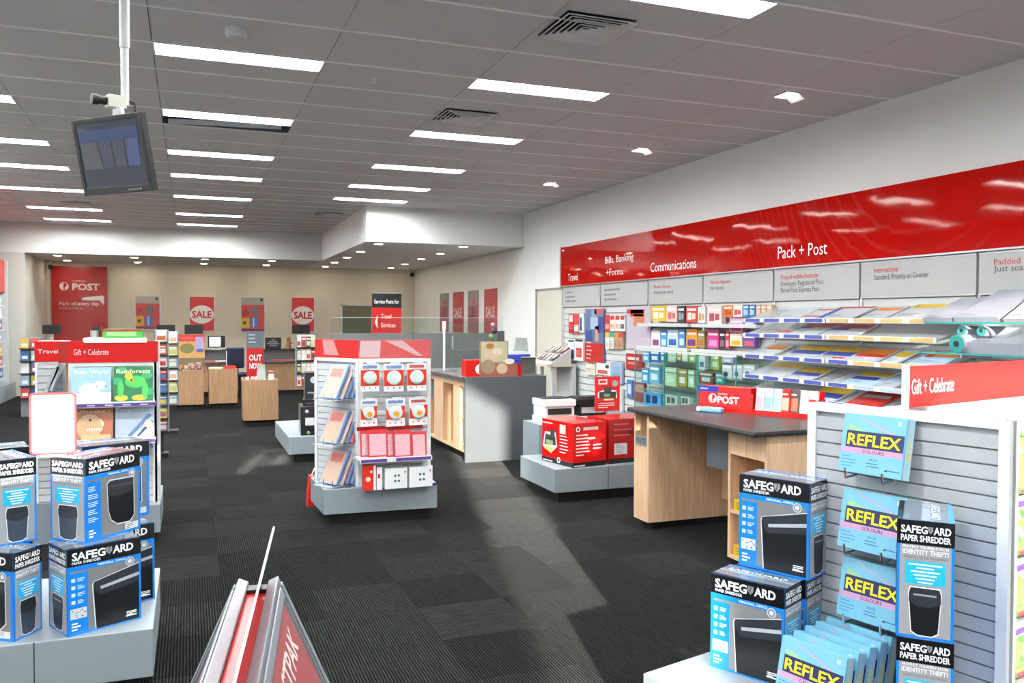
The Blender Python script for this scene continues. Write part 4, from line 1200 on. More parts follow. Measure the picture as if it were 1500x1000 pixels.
# leaning folders on the left face, in three wire racks
nL = uL.cross(Vector((0, 0, 1)))
for row, (zb, n_) in enumerate(((.985, 4), (.635, 4), (.315, 4))):
    rk = G()
    for q in range(3):
        p = B_ + uL * (wL - .3 + q * .11) + Vector((0, 0, zb - .012))
        rk.tube([p + Vector((0, 0, .1)), p, p + nL * .2, p + nL * .2 + Vector((0, 0, .05))], .003, CHROME, 6)
    rk.box(wL - .30, wL - .07, zb - .016, zb - .012, 0, .22, film_mat('e9edf0', .4), ML)
    rk.obj('wire_rack', gc)
    cols = [('5f8fd0', 'b89a86', 'blue'), ('d9d4d6', 'c0a090', 'white'), ('4f86cc', 'b58f80', 'blue'), ('cc4a5c' if row == 1 else '6fa2da', 'c8a898', 'red' if row == 1 else 'light blue')]
    for k in range(n_):
        sc_, cc_, nm = cols[k]
        ps = ['outermost', 'second outermost', 'third from outside', 'innermost'][k]
        pos = B_ + uL * (wL - .285 + .012 * k) + nL * (.165 - .042 * k) + Vector((0, 0, zb))
        v = Vector((0, 0, 1)) * math.cos(R(27)) - nL * math.sin(R(27))
        M = fr(pos, uL, v)
        o = G().box(0, .205, 0, .285, -.018, 0, mat(sc_, .35)).obj('folder', label='%s folder pack, %s in the %s rack of the centre gondola' % (nm, ps, ('upper', 'middle', 'lower')[row]), cat='folder', group='leaning folder packs on the centre gondola')
        o.matrix_world = M
        I4 = Matrix.Identity(4)
        g = G().rect(.006, .006, .199, .279, mat(cc_, .4), I4, .0006).rect(.03, .18, .17, .25, mat('b8605a', .4), I4, .001)
        g.rect(.205 - .0005, .0, .2055, .285, mat('e9eef4', .3), I4, -.006)
        g.obj('printed_cover', o)
# blister packs on hooks, two rows of three
def on_front(px0, py0, px1, py1, off=.0):
    Y = 6.47 - off
    x0, zt = PL(px0, (py0 + py1) / 2, Y)[0], PL((px0 + px1) / 2, py0, Y)[1]
    x1, zb = PL(px1, (py0 + py1) / 2, Y)[0], PL((px0 + px1) / 2, py1, Y)[1]
    return x0, x1, zb, zt, Y
for row, boxes in enumerate((((528, 533, 555, 573), (562, 533, 591, 573), (596, 532, 624, 572)), ((528, 585, 552, 624), (565, 584, 593, 624), (599, 583, 626, 622)))):
    for k, bx in enumerate(boxes):
        x0, x1, zb, zt, Y = on_front(*bx, off=.05)
        w_, h_ = x1 - x0, zt - zb
        lab = 'blister pack with %s, %s of %s row on the centre gondola' % ('clear round case' if row == 0 else 'clear case and orange label', ('first', 'second', 'third')[k], ('upper', 'lower')[row])
        o = G().box(0, w_, -.01, 0, 0, h_, mat('e9e9ea', .35)).obj('blister_pack', None, (x0, Y, zb), R(2), lab, 'pack', 'hanging blister packs on the centre gondola')
        M = fr((0, -.0102, 0), (1, 0, 0), (0, 0, 1))
        g = G().rect(0, h_ * .2, w_, h_ * .78, mat('d9371f', .35), M)
        if row == 1:
            g.rect(0, h_ * .2, w_, h_ * .78, mat('e0dcda', .35), M, .0009).pol2([(0, h_ * .25), (w_ * .4, h_ * .25), (0, h_ * .7)], mat('d9371f', .35), M, .0012).rect(w_ * .8, h_ * .3, w_, h_ * .75, mat('d9371f', .35), M, .0012)
        g.rect(w_ * .1, h_ * .84, w_ * .9, h_ * .95, mat('7f98c8' if k < 2 else 'c05a5a', .4), M, .0012)
        for i in range(3):
            g.disc(w_ * (.2 + .3 * i), h_ * .13, .006, mat('b02a20', .4), M, .001, 8)
        g.obj('printed_card', o)
        q = G().lathe([(w_ * .36, 0), (w_ * .36, .012), (w_ * .3, .02), (w_ * .08, .022)], mat('d3dcd8', .12, coat=.5), 20, M @ Matrix.Translation((w_ * .5, h_ * .5, 0)))
        q.obj('clear_case', o, smooth=True)
        if row == 1:
            G().disc(w_ * .52, h_ * .46, w_ * .16, mat('e39a25', .4), M, .0225, 12, h_ * .1).obj('orange_label', o)
        hk = G().cyl((w_ * .5, .06, h_ * .93), (w_ * .5, -.05, h_ * .95), .003, CHROME, 6).box(w_ * .25, w_ * .75, -.055, -.052, h_ * .97, h_ * .97 + .025, WHITE)
        hk.obj('hang_hook', gc, (x0, Y, zb))
# red sequined pouches on a shelf
x0, x1, zb, zt, Y = on_front(527, 626, 625, 670, .1)
sh_ = G().box(x0 - .01, x1 + .03, 6.33, 6.52, zb - .012, zb, WHITE).obj('shelf', gc)
t = G().box(x0 - .01, x1 + .03, 6.318, 6.33, zb - .024, zb + .01, WHITE)
t.box(x0, x0 + .2, 6.3165, 6.318, zb - .02, zb + .003, PURPLE).box(x0 + .27, x1 + .02, 6.3165, 6.318, zb - .02, zb + .003, PURPLE)
t.obj('shelf_ticket', sh_)
SEQ = mat('d9a5ac', .3, var=.5, scale=160, bump=.3)
for k, (a, b, ln, nm) in enumerate(((528, 541, 0, 'far left, partly hidden'), (539, 568, .03, 'left front'), (566, 578, 0, 'middle, partly hidden'), (577, 603, .03, 'right front'), (603, 625, .0, 'far right'))):
    px0, px1, pz, pt, Y = on_front(a, 629, b, 669, .1 + ln)
    M = Matrix.Translation((px0, Y, pz)) @ Matrix.Rotation(R(-9), 4, 'X')
    o = G().box(0, px1 - px0, -.008, 0, 0, .20 + ln * .3, mat('c62d33', .3)).obj('pouch', label='red and pink patterned pouch on the gondola shelf, %s' % nm, cat='pouch', group='red patterned pouches')
    o.matrix_world = M
    G().rect(.012, .012, px1 - px0 - .012, .175, SEQ, fr((0, -.0082, 0), (1, 0, 0), (0, 0, 1))).obj('window_panel', o)
G().box(x0, x1, 6.49, 6.495, zt - .03, zt + .0, mat('b81f24', .3)).obj('red_backing', gc)
# boxes on the base
def small_box(px0, py0, px1, py1, dep, base, lab, marks, grp=None, Yo=.12):
    x0, x1, zb, zt, Y = on_front(px0, py0, px1, py1, Yo)
    zb = .2905
    w_, h_ = x1 - x0, zt - zb
    o = G().box(0, w_, 0, dep, 0, h_, base).obj('boxed_stock', None, (x0, Y, zb), R(3), lab, 'carton', grp)
    M = fr((0, -.0002, 0), (1, 0, 0), (0, 0, 1))
    g = G(); marks(g, w_, h_, M); g.obj('printed_front', o)
    return o
def m_red(g, w_, h_, M):
    g.disc(w_ * .35, h_ * .45, w_ * .2, mat('e8d8c0', .4), M, .0008, 14); g.rect(w_ * .8, 0, w_, h_, WHITE, M, .0007); g.rect(w_ * .5, h_ * .7, w_ * .7, h_ * .8, mat('f0d0c8', .4), M, .0009)
def m_dots(g, w_, h_, M):
    for a in (.46, .62):
        for b in (.36, .62):
            g.disc(w_ * a, h_ * b, w_ * .055, mat('27694c', .4), M, .0008, 12)
    g.pol2([(w_ * .86, h_ * .82), (w_ * .94, h_ * .82), (w_ * .9, h_ * .66)], mat('c92a25', .4), M, .0008)
small_box(533, 682, 551, 712, .06, mat('d32a1c', .35), 'small red box at the left end of the gondola base', m_red)
small_box(552, 684, 560, 711, .06, mat('e4e0de', .35), 'slim white box with red tab beside the small red box', lambda g, w_, h_, M: g.rect(w_ * .2, h_ * .5, w_ * .6, h_ * .7, RED, M))
small_box(564, 685, 597, 711, .14, mat('e2e4e4', .35), 'white box with four green dots, left of the pair', m_dots, 'white boxes with green dots')
small_box(600, 683, 634, 708, .14, mat('e2e4e4', .35), 'white box with four green dots, right of the pair', m_dots, 'white boxes with green dots')
t = G()
MB = fr((.955, 6.5, 0), (Vector((1.84, 6.44, 0)) - Vector((.955, 6.5, 0))), (0, 0, 1))
for a, b, m in ((.32, .40, WHITE), (.41, .52, PURPLE), (.53, .62, mat('b0508c', .4)), (.63, .70, WHITE), (.71, .79, mat('b0508c', .4)), (.80, .885, PURPLE)):
    t.box(a, b, .277, .298, .0005, .004, m, MB)
t.obj('shelf_ticket', gc)

# ------------------------------------------------------------------ plinth with black cartons behind the centre gondola
plinth(1.02, 1.75, 9.52, 11.1, .29, 'low grey plinth with black cartons behind the centre gondola')
KB = mat('131417', .3, coat=.3)
def black_box(x, y, z, w_, d_, h_, rz, lab, face):
    o = G().box(0, w_, 0, d_, 0, h_, KB).obj('black_carton', None, (x, y, z), R(rz), lab, 'carton', 'black cartons behind the centre gondola')
    g = G(); face(g, w_, h_, fr((0, -.0003, 0), (1, 0, 0), (0, 0, 1))); g.obj('printed_front', o)
    g = G(); M = fr((-.0003, d_, 0), (0, -1, 0), (0, 0, 1))
    g.disc(d_ * .5, h_ * .55, d_ * .16, mat('7c8890', .4), M, .0008, 12, h_ * .28); g.rect(d_ * .1, h_ * .85, d_ * .6, h_ * .92, mat('4a86b8', .4), M); g.obj('printed_side', o)
    return o
black_box(1.16, 9.62, .29, .34, .46, .32, -4, 'lower black carton with white label on the far plinth', lambda g, a, b, M: g.rect(a * .15, b * .35, a * .95, b * .62, mat('c9cbc8', .4), M).disc(a * .2, b * .85, .02, PALE, M, .001, 10).disc(a * .25, b * .1, .018, mat('7a9a6a', .4), M, .001, 10))
black_box(1.2, 9.74, .61, .3, .34, .07, -8, 'flat black tray carton on the lower black carton', lambda g, a, b, M: g.rect(a * .1, b * .4, a * .9, b * .5, mat('5f6a70', .4), M))
black_box(1.24, 9.86, .68, .28, .3, .30, -4, 'upper black carton with pale round badge', lambda g, a, b, M: g.disc(a * .35, b * .72, .04, mat('a8b8c0', .4), M, .001, 14).rect(a * .1, b * .2, a * .5, b * .26, GREY, M))
rb = G().prism([(-.07, 0), (.07, 0), (.06, .24), (-.05, .26)], -.05, .05, mat('c01c18', .4), Matrix.Rotation(R(90), 4, 'X')).obj('red_bag', None, (1.0, 7.32, 0), 0, 'red bag peeking out behind the left edge of the centre gondola', 'bag')
G().tube([(-.03, 0, .25), (0, 0, .32), (.03, 0, .25)], .006, WHITE, 6).obj('bag_handle', rb)

# ------------------------------------------------------------------ right service counter
k = empty('service_counter', (0, 0, 0), 0, 'grey fronted service counter with open wooden side and dark top', 'counter')
G().box(2.86, 3.84, 8.88, 8.92, .0, .955, mat('525659', .5)).obj('front_panel', k, bevel=.003)
G().box(2.82, 3.84, 8.92, 10.7, .92, .955, COUNTER).obj('counter_top', k)
G().box(3.14, 3.82, 8.92, 10.6, .1, .92, WOOD).obj('carcass', k)
G().box(2.95, 3.8, 8.93, 10.55, 0, .1, BLACK).obj('kick_base', k)
G().box(2.88, 3.14, 8.92, 10.6, .84, .92, WOOD).obj('top_rail', k)
G().box(2.88, 3.14, 8.93, 10.6, .1, .125, WOOD).obj('bottom_board', k)
for a, b in ((8.98, 9.02), (9.17, 9.42), (9.84, 10.24), (10.5, 10.56)):
    G().box(2.885, 3.14, a, b, .125, .84, WOOD).obj('upright', k)
for z in (.46, .16):  # bright yellow strips, the sunlight in the niche put into their colour
    G().box(2.9, 3.13, 9.03, 9.16, z, z + .02, mat('e8b52a', .4)).obj('sunlit_strip', k)
G().box(2.92, 3.13, 10.3, 10.48, .62, .78, DGREY).obj('dark_tray', k)
# glass screen post on the counter
o = G().cyl((0, 0, .0), (0, 0, .62), .014, WHITE, 12).box(-.16, .17, -.012, .012, 0, .018, SILVER).cyl((0, 0, .5), (0, 0, .62), .024, WHITE, 12).obj('screen_post', None, (2.93, 9.95, .955), R(8), 'white post with flat foot holding a glass screen on the counter', 'post')
G().box(.02, .62, -.004, .004, .04, .62, GLASS).obj('glass_pane', o)
G().box(.1, .115, -.02, -.008, .28, .44, SILVER).obj('handle', o)
# red postal display box with card poster
x0, zt = PL(682, 529, 8.95); x1, zb = PL(764, 552, 8.95)
o = G().box(0, x1 - x0, 0, .16, 0, .185, RED).obj('red_display_box', None, (x0, 8.94, .956), 0, 'red display box with white post horn badge on the grey counter', 'display box')
M = fr((0, -.0003, 0), (1, 0, 0), (0, 0, 1))
def horn(g, cx, cy, r, M, fg, bg, z=.001):
    g.disc(cx, cy, r, fg, M, z, 24)
    g.pol2([(cx - r * .15, cy + r * .9), (cx - r * .15, cy - r * .75), (cx + r * .15, cy - r * .75), (cx + r * .15, cy - r * .2), (cx + r * .5, cy), (cx + r * .62, cy + r * .4), (cx + r * .35, cy + r * .82)], bg, M, z + .0004)
    g.disc(cx + r * .18, cy + r * .3, r * .3, bg, M, z + .0005, 14)
    g.pol2([(cx - r * .02, cy + r * .7), (cx - r * .02, cy - r * .95), (cx + r * .1, cy - r * .95), (cx + r * .1, cy + r * .55)], bg, M, z + .0006)
g = G(); horn(g, .165, .085, .055, M, CWH, RED); g.obj('post_badge', o)
G().box(.52, .66, -.002, 0, .13, .185, mat('2a3aa0', .4)).box(.5, .67, .02, .14, .186, .24, mat('2f46b0', .4)).obj('blue_card', o)
x0, zt = PL(704, 498, 8.9); x1, zb = PL(745, 552, 8.9)
pw, ph = x1 - x0, .40
o = G().box(0, pw, 0, .02, 0, ph, mat('8c7a64', .5)).obj('card_poster', None, (x0, 8.915, .956), R(0), 'brown and cream photo poster standing in front of the red display box', 'poster')
M = fr((0, -.0004, 0), (1, 0, 0), (0, 0, 1))
g = G().rect(0, 0, pw * 1.32, ph * .36, mat('9a5548', .4), M, .0008).rect(.01, ph * .4, pw - .01, ph - .01, mat('b9b490', .4), M, .0008)
for x, y, a, b, c in ((.4, .62, .28, .13, 'cbb59a'), (.35, .86, .14, .08, 'a8662c'), (.62, .7, .2, .1, 'd6c6b0'), (.28, .28, .26, .2, '9a8468'), (.78, .22, .2, .15, 'c9b090'), (1.05, .42, .18, .08, 'e4dccc')):
    g.disc(x * pw, y * ph, a * pw, mat(c, .4), M, .001 + .0002 * y, 16, b * ph)
g.obj('printed_face', o)
G().box(pw, pw * 1.35, 0, .02, 0, ph * .36, mat('9a5548', .4)).obj('side_flap', o)
sc = G().box(0, .26, 0, .24, .0, .19, mat('5a5a54', .5)).box(-.04, .28, -.02, .25, .19, .2, PALE).obj('scale_stand', None, (3.62, 9.3, .956), 0, 'grey stand with post papers and scale at the wall end of the counter', 'stand')
G().box(-.18, .18, -.02, .2, .2, .23, mat('2a3a98', .4)).box(-.2, .16, 0, .2, .23, .26, mat('e6e6e0', .4)).obj('paper_stack', sc)
G().prism([(.0, .26), (.19, .26), (.17, .42), (.03, .43)], .05, .09, mat('9aa39c', .4), Matrix.Rotation(R(90), 4, 'X') @ Matrix.Translation((0, 0, -.15))).obj('scale_display', sc)
v = G().lathe([(.03, 0), (.035, .05), (.02, .12), (.026, .16)], film_mat('dfe8e4', .5), 12).obj('flower_vase', None, (3.62, 10.1, .956), 0, 'small vase with green stems and a dark bloom by the wall', 'vase', smooth=True)
G().tube([(0, 0, .1), (.01, 0, .3), (.0, 0, .46)], .008, mat('3f6a35', .5), 6).ball((.02, 0, .5), .04, mat('2a2528', .5)).ball((-.02, 0, .42), .04, mat('5a7a48', .5)).ball((.0, .0, .57), .03, mat('b09aa0', .5)).obj('flowers', v)
# grey partition with glass rail behind the counter
p = G().box(1.9, 4.55, 12.2, 12.26, 0, 1.39, mat('6b6d6d', .45)).obj('grey_partition', label='grey office partition with glass rail behind the right counter', cat='partition')
G().box(1.9, 4.55, 12.215, 12.225, 1.39, 1.62, GLASS).box(1.9, 4.55, 12.212, 12.228, 1.62, 1.626, mat('cfd8d4', .1)).obj('glass_rail', p)
G().box(4.45, 4.56, 12.19, 12.27, 0, 1.42, DGREY).box(3.1, 3.12, 12.195, 12.2, 0, 1.39, DGREY).obj('partition_post', p)

# ------------------------------------------------------------------ low plinth with printer cartons
plinth(2.95, 4.35, 6.63, 7.44, .30, 'low grey plinth with red printer cartons in front of the wall bays', seams=(3.47,))
RC = mat('d2120f', .22, coat=.4)
def printer_print(g, w_, h_, M, k_):
    g.rect(0, 0, w_, h_ * .11, BLACK, M); g.rect(w_ * .03, h_ * .02, w_ * .35, h_ * .05, mat('c9c9c9', .4), M, .0009)
    if k_ == 0:
        g.pol2([(w_ * .03, h_ * .35), (w_ * .1, h_ * .7), (w_ * .45, h_ * .72), (w_ * .5, h_ * .4), (w_ * .3, h_ * .22)], CWH, M, .0009)
        g.pol2([(w_ * .08, h_ * .4), (w_ * .12, h_ * .66), (w_ * .44, h_ * .62), (w_ * .46, h_ * .42)], mat('3b3d3c', .3), M, .0012)
        g.pol2([(w_ * .28, h_ * .62), (w_ * .28, h_ * .8), (w_ * .42, h_ * .78), (w_ * .42, h_ * .6)], mat('45484a', .3), M, .0013)
        g.rect(w_ * .14, h_ * .42, w_ * .36, h_ * .52, mat('9fae7a', .3), M, .0014); g.pol2([(w_ * .08, h_ * .3), (w_ * .14, h_ * .38), (w_ * .4, h_ * .33), (w_ * .32, h_ * .24)], mat('d9d46a', .3), M, .0014)
        g.rect(w_ * .58, h_ * .72, w_ * .76, h_ * .93, mat('d8d4c4', .4), M, .0009)
        g.lines(w_ * .58, h_ * .68, w_ * .9, 6, h_ * .075, h_ * .02, CWH, M, .0011, 3)
        g.disc(w_ * .55, h_ * .1, h_ * .07, CWH, M, .0013, 16).disc(w_ * .55, h_ * .1, h_ * .04, RC, M, .0016, 14)
        g.rect(w_ * .03, h_ * .9, w_ * .35, h_ * .93, mat('f0c8c4', .4), M, .0009)
    else:
        g.disc(w_ * .14, h_ * .86, h_ * .06, CWH, M, .0009, 16).disc(w_ * .14, h_ * .86, h_ * .035, RC, M, .0012, 12)
        g.rect(w_ * .3, h_ * .83, w_ * .75, h_ * .9, mat('f0c8c4', .4), M, .0009)
        g.lines(w_ * .08, h_ * .74, w_ * .5, 7, h_ * .075, h_ * .03, mat('f0d0cc', .4), M, .0009, 5)
        g.rect(w_ * .45, h_ * .62, w_ * .65, h_ * .66, CWH, M, .001).disc(w_ * .68, h_ * .64, h_ * .025, BLACK, M, .001, 10).lines(w_ * .6, h_ * .5, w_ * .95, 2, h_ * .08, h_ * .03, mat('f0d0cc', .4), M, .0009, 9)
b1 = G().box(0, .36, 0, .50, 0, .39, RC).obj('printer_carton', None, (3.13, 6.64, .3005), R(10), 'bright red printer carton at the front corner of the low plinth', 'carton', 'red printer cartons')
g = G(); printer_print(g, .50, .39, fr((-.0003, .50, 0), (0, -1, 0), (0, 0, 1)), 0); g.obj('printed_side', b1)
g = G(); printer_print(g, .36, .39, fr((0, -.0003, 0), (1, 0, 0), (0, 0, 1)), 1); g.obj('printed_front', b1)
b2 = G().box(0, .46, 0, .36, 0, .40, mat('a51412', .25, coat=.3)).obj('printer_carton', None, (3.52, 6.72, .3005), R(6), 'darker red printer carton with white label beside the bright one', 'carton', 'red printer cartons')
M = fr((0, -.0003, 0), (1, 0, 0), (0, 0, 1))
g = G().rect(0, 0, .46, .045, BLACK, M).rect(.06, .08, .2, .18, mat('cfcfcf', .4), M).lines(.075, .165, .18, 5, .017, .007, GREY, M, .0009).rect(.19, .26, .27, .30, mat('5e1614', .4), M).lines(.05, .36, .3, 3, .05, .012, mat('c05a54', .4), M, .0009, 3); g.obj('printed_front', b2)
ds = G().box(3.22, 4.02, 7.62, 8.05, 0, .56, PLINTH).obj('display_stand', label='grey stand with sample printers behind the red cartons', cat='stand')
for i, (x, w_, m, lab) in enumerate(((3.30, .34, mat('e8e8e6', .3), 'white box printer on the stand behind the red carton'), (3.68, .34, mat('d5d7d6', .3), 'grey and black sample printer beside the white one'))):
    o = G().box(0, w_, 0, .34, 0, .06, m).box(.01, w_ - .01, .02, .33, .06, .17, DARK if i else m).obj('sample_printer', None, (x, 7.66, .561), 0, lab, 'printer', 'sample printers on the stand', bevel=.006)
    G().box(0, w_, .0, .34, .17, .235, m if i == 0 else BLACK).box(.02, w_ - .02, .1, .3, .235, .245, DARK).obj('scanner_lid', o, bevel=.005)
    G().box(.05, w_ - .05, -.07, .02, .03, .036, mat('dfe06a' if i == 0 else 'c9cbc8', .4)).obj('paper_tray', o)
    G().rect(.03, .09, w_ - .05, .15, mat('2a2c2e', .2) if i == 0 else PALE, fr((0, (.019 if i else -.0005) - .0005, 0), (1, 0, 0), (0, 0, 1))).obj('control_panel', o)
x0, zt = PL(858, 550, 7.5); x1, zb = PL(893, 598, 7.5)
o = G().cyl((0, 0, 0), (0, 0, zb + .03 - .3), .012, SILVER).lathe([(.09, 0), (.09, .012)], SILVER, 16).obj('sign_stand', None, ((x0 + x1) / 2, 7.3, .3005), R(0), 'upright red printer advert on a thin post above the red cartons', 'sign')
sw, sh2 = x1 - x0, zt - zb
q = G().box(-sw / 2, sw / 2, -.012, .0, zb - .3, zt - .3, RC).obj('sign_board', o)
M = fr((-sw / 2, -.0123, zb - .3), (1, 0, 0), (0, 0, 1))
g = G().rect(sw * .12, sh2 * .78, sw * .48, sh2 * .93, mat('f0dcd8', .4), M).rect(sw * .17, sh2 * .82, sw * .43, sh2 * .89, RC, M, .0009).disc(sw * .8, sh2 * .8, sw * .12, mat('a8a8a8', .4), M)
g.pol2([(sw * .1, sh2 * .38), (sw * .1, sh2 * .55), (sw * .3, sh2 * .62), (sw * .85, sh2 * .6), (sw * .88, sh2 * .38)], mat('ecebe8', .4), M, .0009).rect(sw * .16, sh2 * .38, sw * .84, sh2 * .56, mat('35383a', .4), M, .0012).rect(sw * .35, sh2 * .56, sw * .65, sh2 * .7, mat('4a4d4e', .4), M, .0012).rect(sw * .35, sh2 * .42, sw * .6, sh2 * .5, mat('7a9a6a', .4), M, .0015).rect(sw * .35, sh2 * .31, sw * .75, sh2 * .36, mat('e6dc9a', .4), M, .0015)
g.lines(sw * .12, sh2 * .24, sw * .8, 3, sh2 * .06, sh2 * .02, mat('f0d0cc', .4), M, .0009, 2)
g.obj('printed_face', q)
# slanted brochure rack by the door
br = G().box(5.2, 5.7, 12.0, 13.0, .86, .9, mat('cfc6b2', .5)).box(5.31, 5.36, 12.05, 12.1, .301, .86, PALE).box(5.31, 5.36, 12.5, 12.55, .301, .86, PALE).box(5.64, 5.7, 12.0, 12.6, .301, .86, PALE).obj('brochure_table', label='cream writing ledge with tilted leaflet rack beside the door', cat='table')
G().prism([(5.3, .9), (5.66, .9), (5.66, 1.14)], -12.9, -12.1, PALE, Matrix.Rotation(R(90), 4, 'X')).obj('tilted_rack', br)
for r_ in range(2):
    for i in range(5):
        M = fr((5.35 + .17 * r_, 12.84 - i * .15, .945 + .115 * r_), (0, -1, 0), (.83, 0, .55))
        c2 = ['b8a894', '8f5a50', '9a9a96', 'c8c4bc', '6a5a5a'][(i + 2 * r_) % 5]
        o = G().box(0, .1, 0, .16, 0, .02, mat(c2, .4), M).rect(.01, .06, .09, .15, mat('d9d2c8', .4), M, .0205)
        o.obj('leaflet', label='%s leaflet in the tilted rack by the door, %s row, %s from the door' % (dict(zip(['b8a894', '8f5a50', '9a9a96', 'c8c4bc', '6a5a5a'], ['tan', 'brick red', 'grey', 'pale', 'dark']))[c2], ('front', 'rear')[r_], ('first', 'second', 'third', 'fourth', 'fifth')[i]), cat='leaflet', group='leaflets in the %s row of the tilted rack' % ('front', 'rear')[r_])

# ------------------------------------------------------------------ customer writing desk
dk = empty('writing_desk', (0, 0, 0), 0, 'light wood writing desk with black top and waste slot', 'desk')
G().box(3.20, 4.5, 4.22, 5.80, .885, .918, mat('383534', .38, var=.1, scale=60)).box(3.196, 4.504, 4.216, 5.804, .886, .905, BLACK).obj('desk_top', dk, bevel=.003)
wc = G().box(3.24, 4.10, 5.54, 5.57, .06, .885, WOOD).box(3.24, 3.26, 5.571, 5.739, .06, .705, WOOD).box(3.24, 4.1, 5.74, 5.76, .06, .885, WOOD).box(3.55, 3.57, 5.57, 5.74, .06, .885, WOOD).box(3.26, 3.55, 5.57, 5.74, .66, .69, WOOD).obj('waste_cabinet', dk)
G().box(3.3, 4.06, 5.58, 5.72, 0, .06, BLACK).obj('kick_base', dk)
g = G()
M = fr((3.2395, 5.735, .635), (0, -1, 0), (0, 0, 1))
g.box(0, .17, 0, .075, 0, .004, mat('8c9194', .4, metal=.3), M)
g.text('WASTE', .012, .018, .042, mat('2a2c2e', .4), M, 'l', .146, .02, z=.0045)
g.obj('waste_sign', dk)
G().box(3.42, 3.44, 4.72, 5.04, .57, .885, mat('565c62', .45)).obj('grey_modesty_panel', dk)
G().box(3.9, 3.93, 4.66, 5.54, .2, .885, WOOD).obj('back_panel', dk)
cb_ = G().box(3.33, 4.2, 4.26, 4.285, .03, .885, WOOD).box(3.33, 4.2, 4.635, 4.66, .03, .885, WOOD).box(3.33, 3.36, 4.285, 4.635, .72, .885, WOOD).box(3.62, 3.64, 4.285, 4.635, .03, .885, WOOD).box(3.33, 3.62, 4.285, 4.635, .03, .05, WOOD).box(3.335, 3.62, 4.285, 4.635, .33, .35, WOOD).obj('shelf_cabinet', dk)
for z, nm in ((.351, 'upper'), (.051, 'lower')):
    o = G().box(3.345, 3.6, 4.40, 4.615, z, z + .07, mat('dfae22', .45)).obj('form_stack', label='stack of yellow forms on the %s niche shelf of the desk' % nm, cat='paper stack', group='yellow forms in the desk')
    G().lines(.02, .055, .17, 3, .017, .006, mat('8a6a1c', .5), fr((3.3448, 4.615, z), (0, -1, 0), (0, 0, 1)), .0004).obj('lettering', o)
# red post display box and envelope holder on the desk
d_ = Vector((.47, -.883, 0)).normalized()
P0 = Vector((3.60, 5.42, .9185))
nrm = d_.cross(Vector((0, 0, 1)))
M = fr(P0, d_, (0, 0, 1))
o = G().box(0, .42, 0, .185, -.12, 0, RC, M).obj('post_display_box', label='red display box with white POST lettering on the desk', cat='display box')
g = G().rect(0, .145, .155, .187, mat('2b2f9a', .35), M, .0008).pol2([(.155, .187), (.155, .145), (.165, .155), (.160, .166), (.166, .176)], mat('2b2f9a', .35), M, .0008)
g.lines(.012, .172, .12, 1, .01, .008, mat('c9ccf0', .4), M, .001)
horn(g, .118, .098, .034, M, CWH, RC)
g.text('AUSTRALIA', .158, .128, .012, mat('f3d8d6', .4), M, 'l', .08, .01)
g.text('POST', .158, .066, .05, CWH, M, 'l', .17, .03)
g.obj('lettering', o)
M2 = fr(P0 + d_ * .435, d_, (0, 0, 1))
h_ = G().box(0, .47, 0, .012, -.14, .02, RC, M2).box(0, .47, 0, .185, -.14, -.125, RC, M2).box(0, .47, 0, .035, .015, .022, RC, M2).box(-.004, 0, 0, .15, -.14, .02, RC, M2).box(.47, .476, 0, .13, -.14, .02, RC, M2).obj('envelope_holder', label='red open holder with upright leaflets on the desk', cat='holder')
lf = [('dfe0e4', 'c9b4bc', 'white and pink leaflets, first', 0), ('c6d8da', '8fb4b8', 'pale green leaflets, second', .5), ('d6e6e4', 'a8cfcf', 'pale teal leaflets, third', 0), ('c8201c', 'd9b098', 'red leaflet with picture, fourth', 0), ('5a4a44', 'c87a58', 'dark leaflet with picture, fifth', 0), ('f0efee', 'f0efee', 'white leaflet, sixth', 0), ('e9e4e2', 'c8241e', 'white and red leaflet, seventh', 0)]
for i, (c1, c2, nm, tw) in enumerate(lf):
    M3 = fr(P0 + d_ * (.445 + i * .064) - nrm * .015 + Vector((0, 0, .014)), (d_ + nrm * (.25 + tw * .2)).normalized(), (0, 0, 1))
    M3 = M3 @ Matrix.Rotation(R(-6), 4, 'X')
    q = G().box(0, .07, 0, .18, -.022, 0, mat(c1, .35), M3).rect(.006, .03 if i != 6 else .0, .064, .12, mat(c2, .35), M3, .0006).rect(.006, .14, .05, .15, mat('f2f2f2', .4), M3, .0006)
    q.obj('leaflet', label=nm.split(',')[0] + ' in the red holder on the desk,' + nm.split(',')[1] + ' from the POST box', cat='leaflet', group='leaflets in the red desk holder')
px0 = Vector((3.665, 5.25, .919))
sp = G().box(-.03, .03, -.085, .085, 0, .038, mat('86b4e0', .5)).box(-.028, .028, .085, .12, 0, .036, mat('e4ecf4', .5)).obj('moistener', None, px0 - Vector((.06, .0, 0)), R(28), 'pale blue sponge block in front of the POST box on the desk', 'sponge', bevel=.012)

# ------------------------------------------------------------------ right foreground: gondola with slatted end panel
AZ = 76
XD = Vector((math.sin(R(AZ)), math.cos(R(AZ)), 0)); YD = Vector((-XD.y, XD.x, 0))
OG = Vector((2.315, 2.25, 0)); RZG = R(90 - AZ)
gr = empty('end_gondola', OG, RZG, 'white gondola with slatted end panel and red Gift + Celebrate header, right foreground', 'gondola')
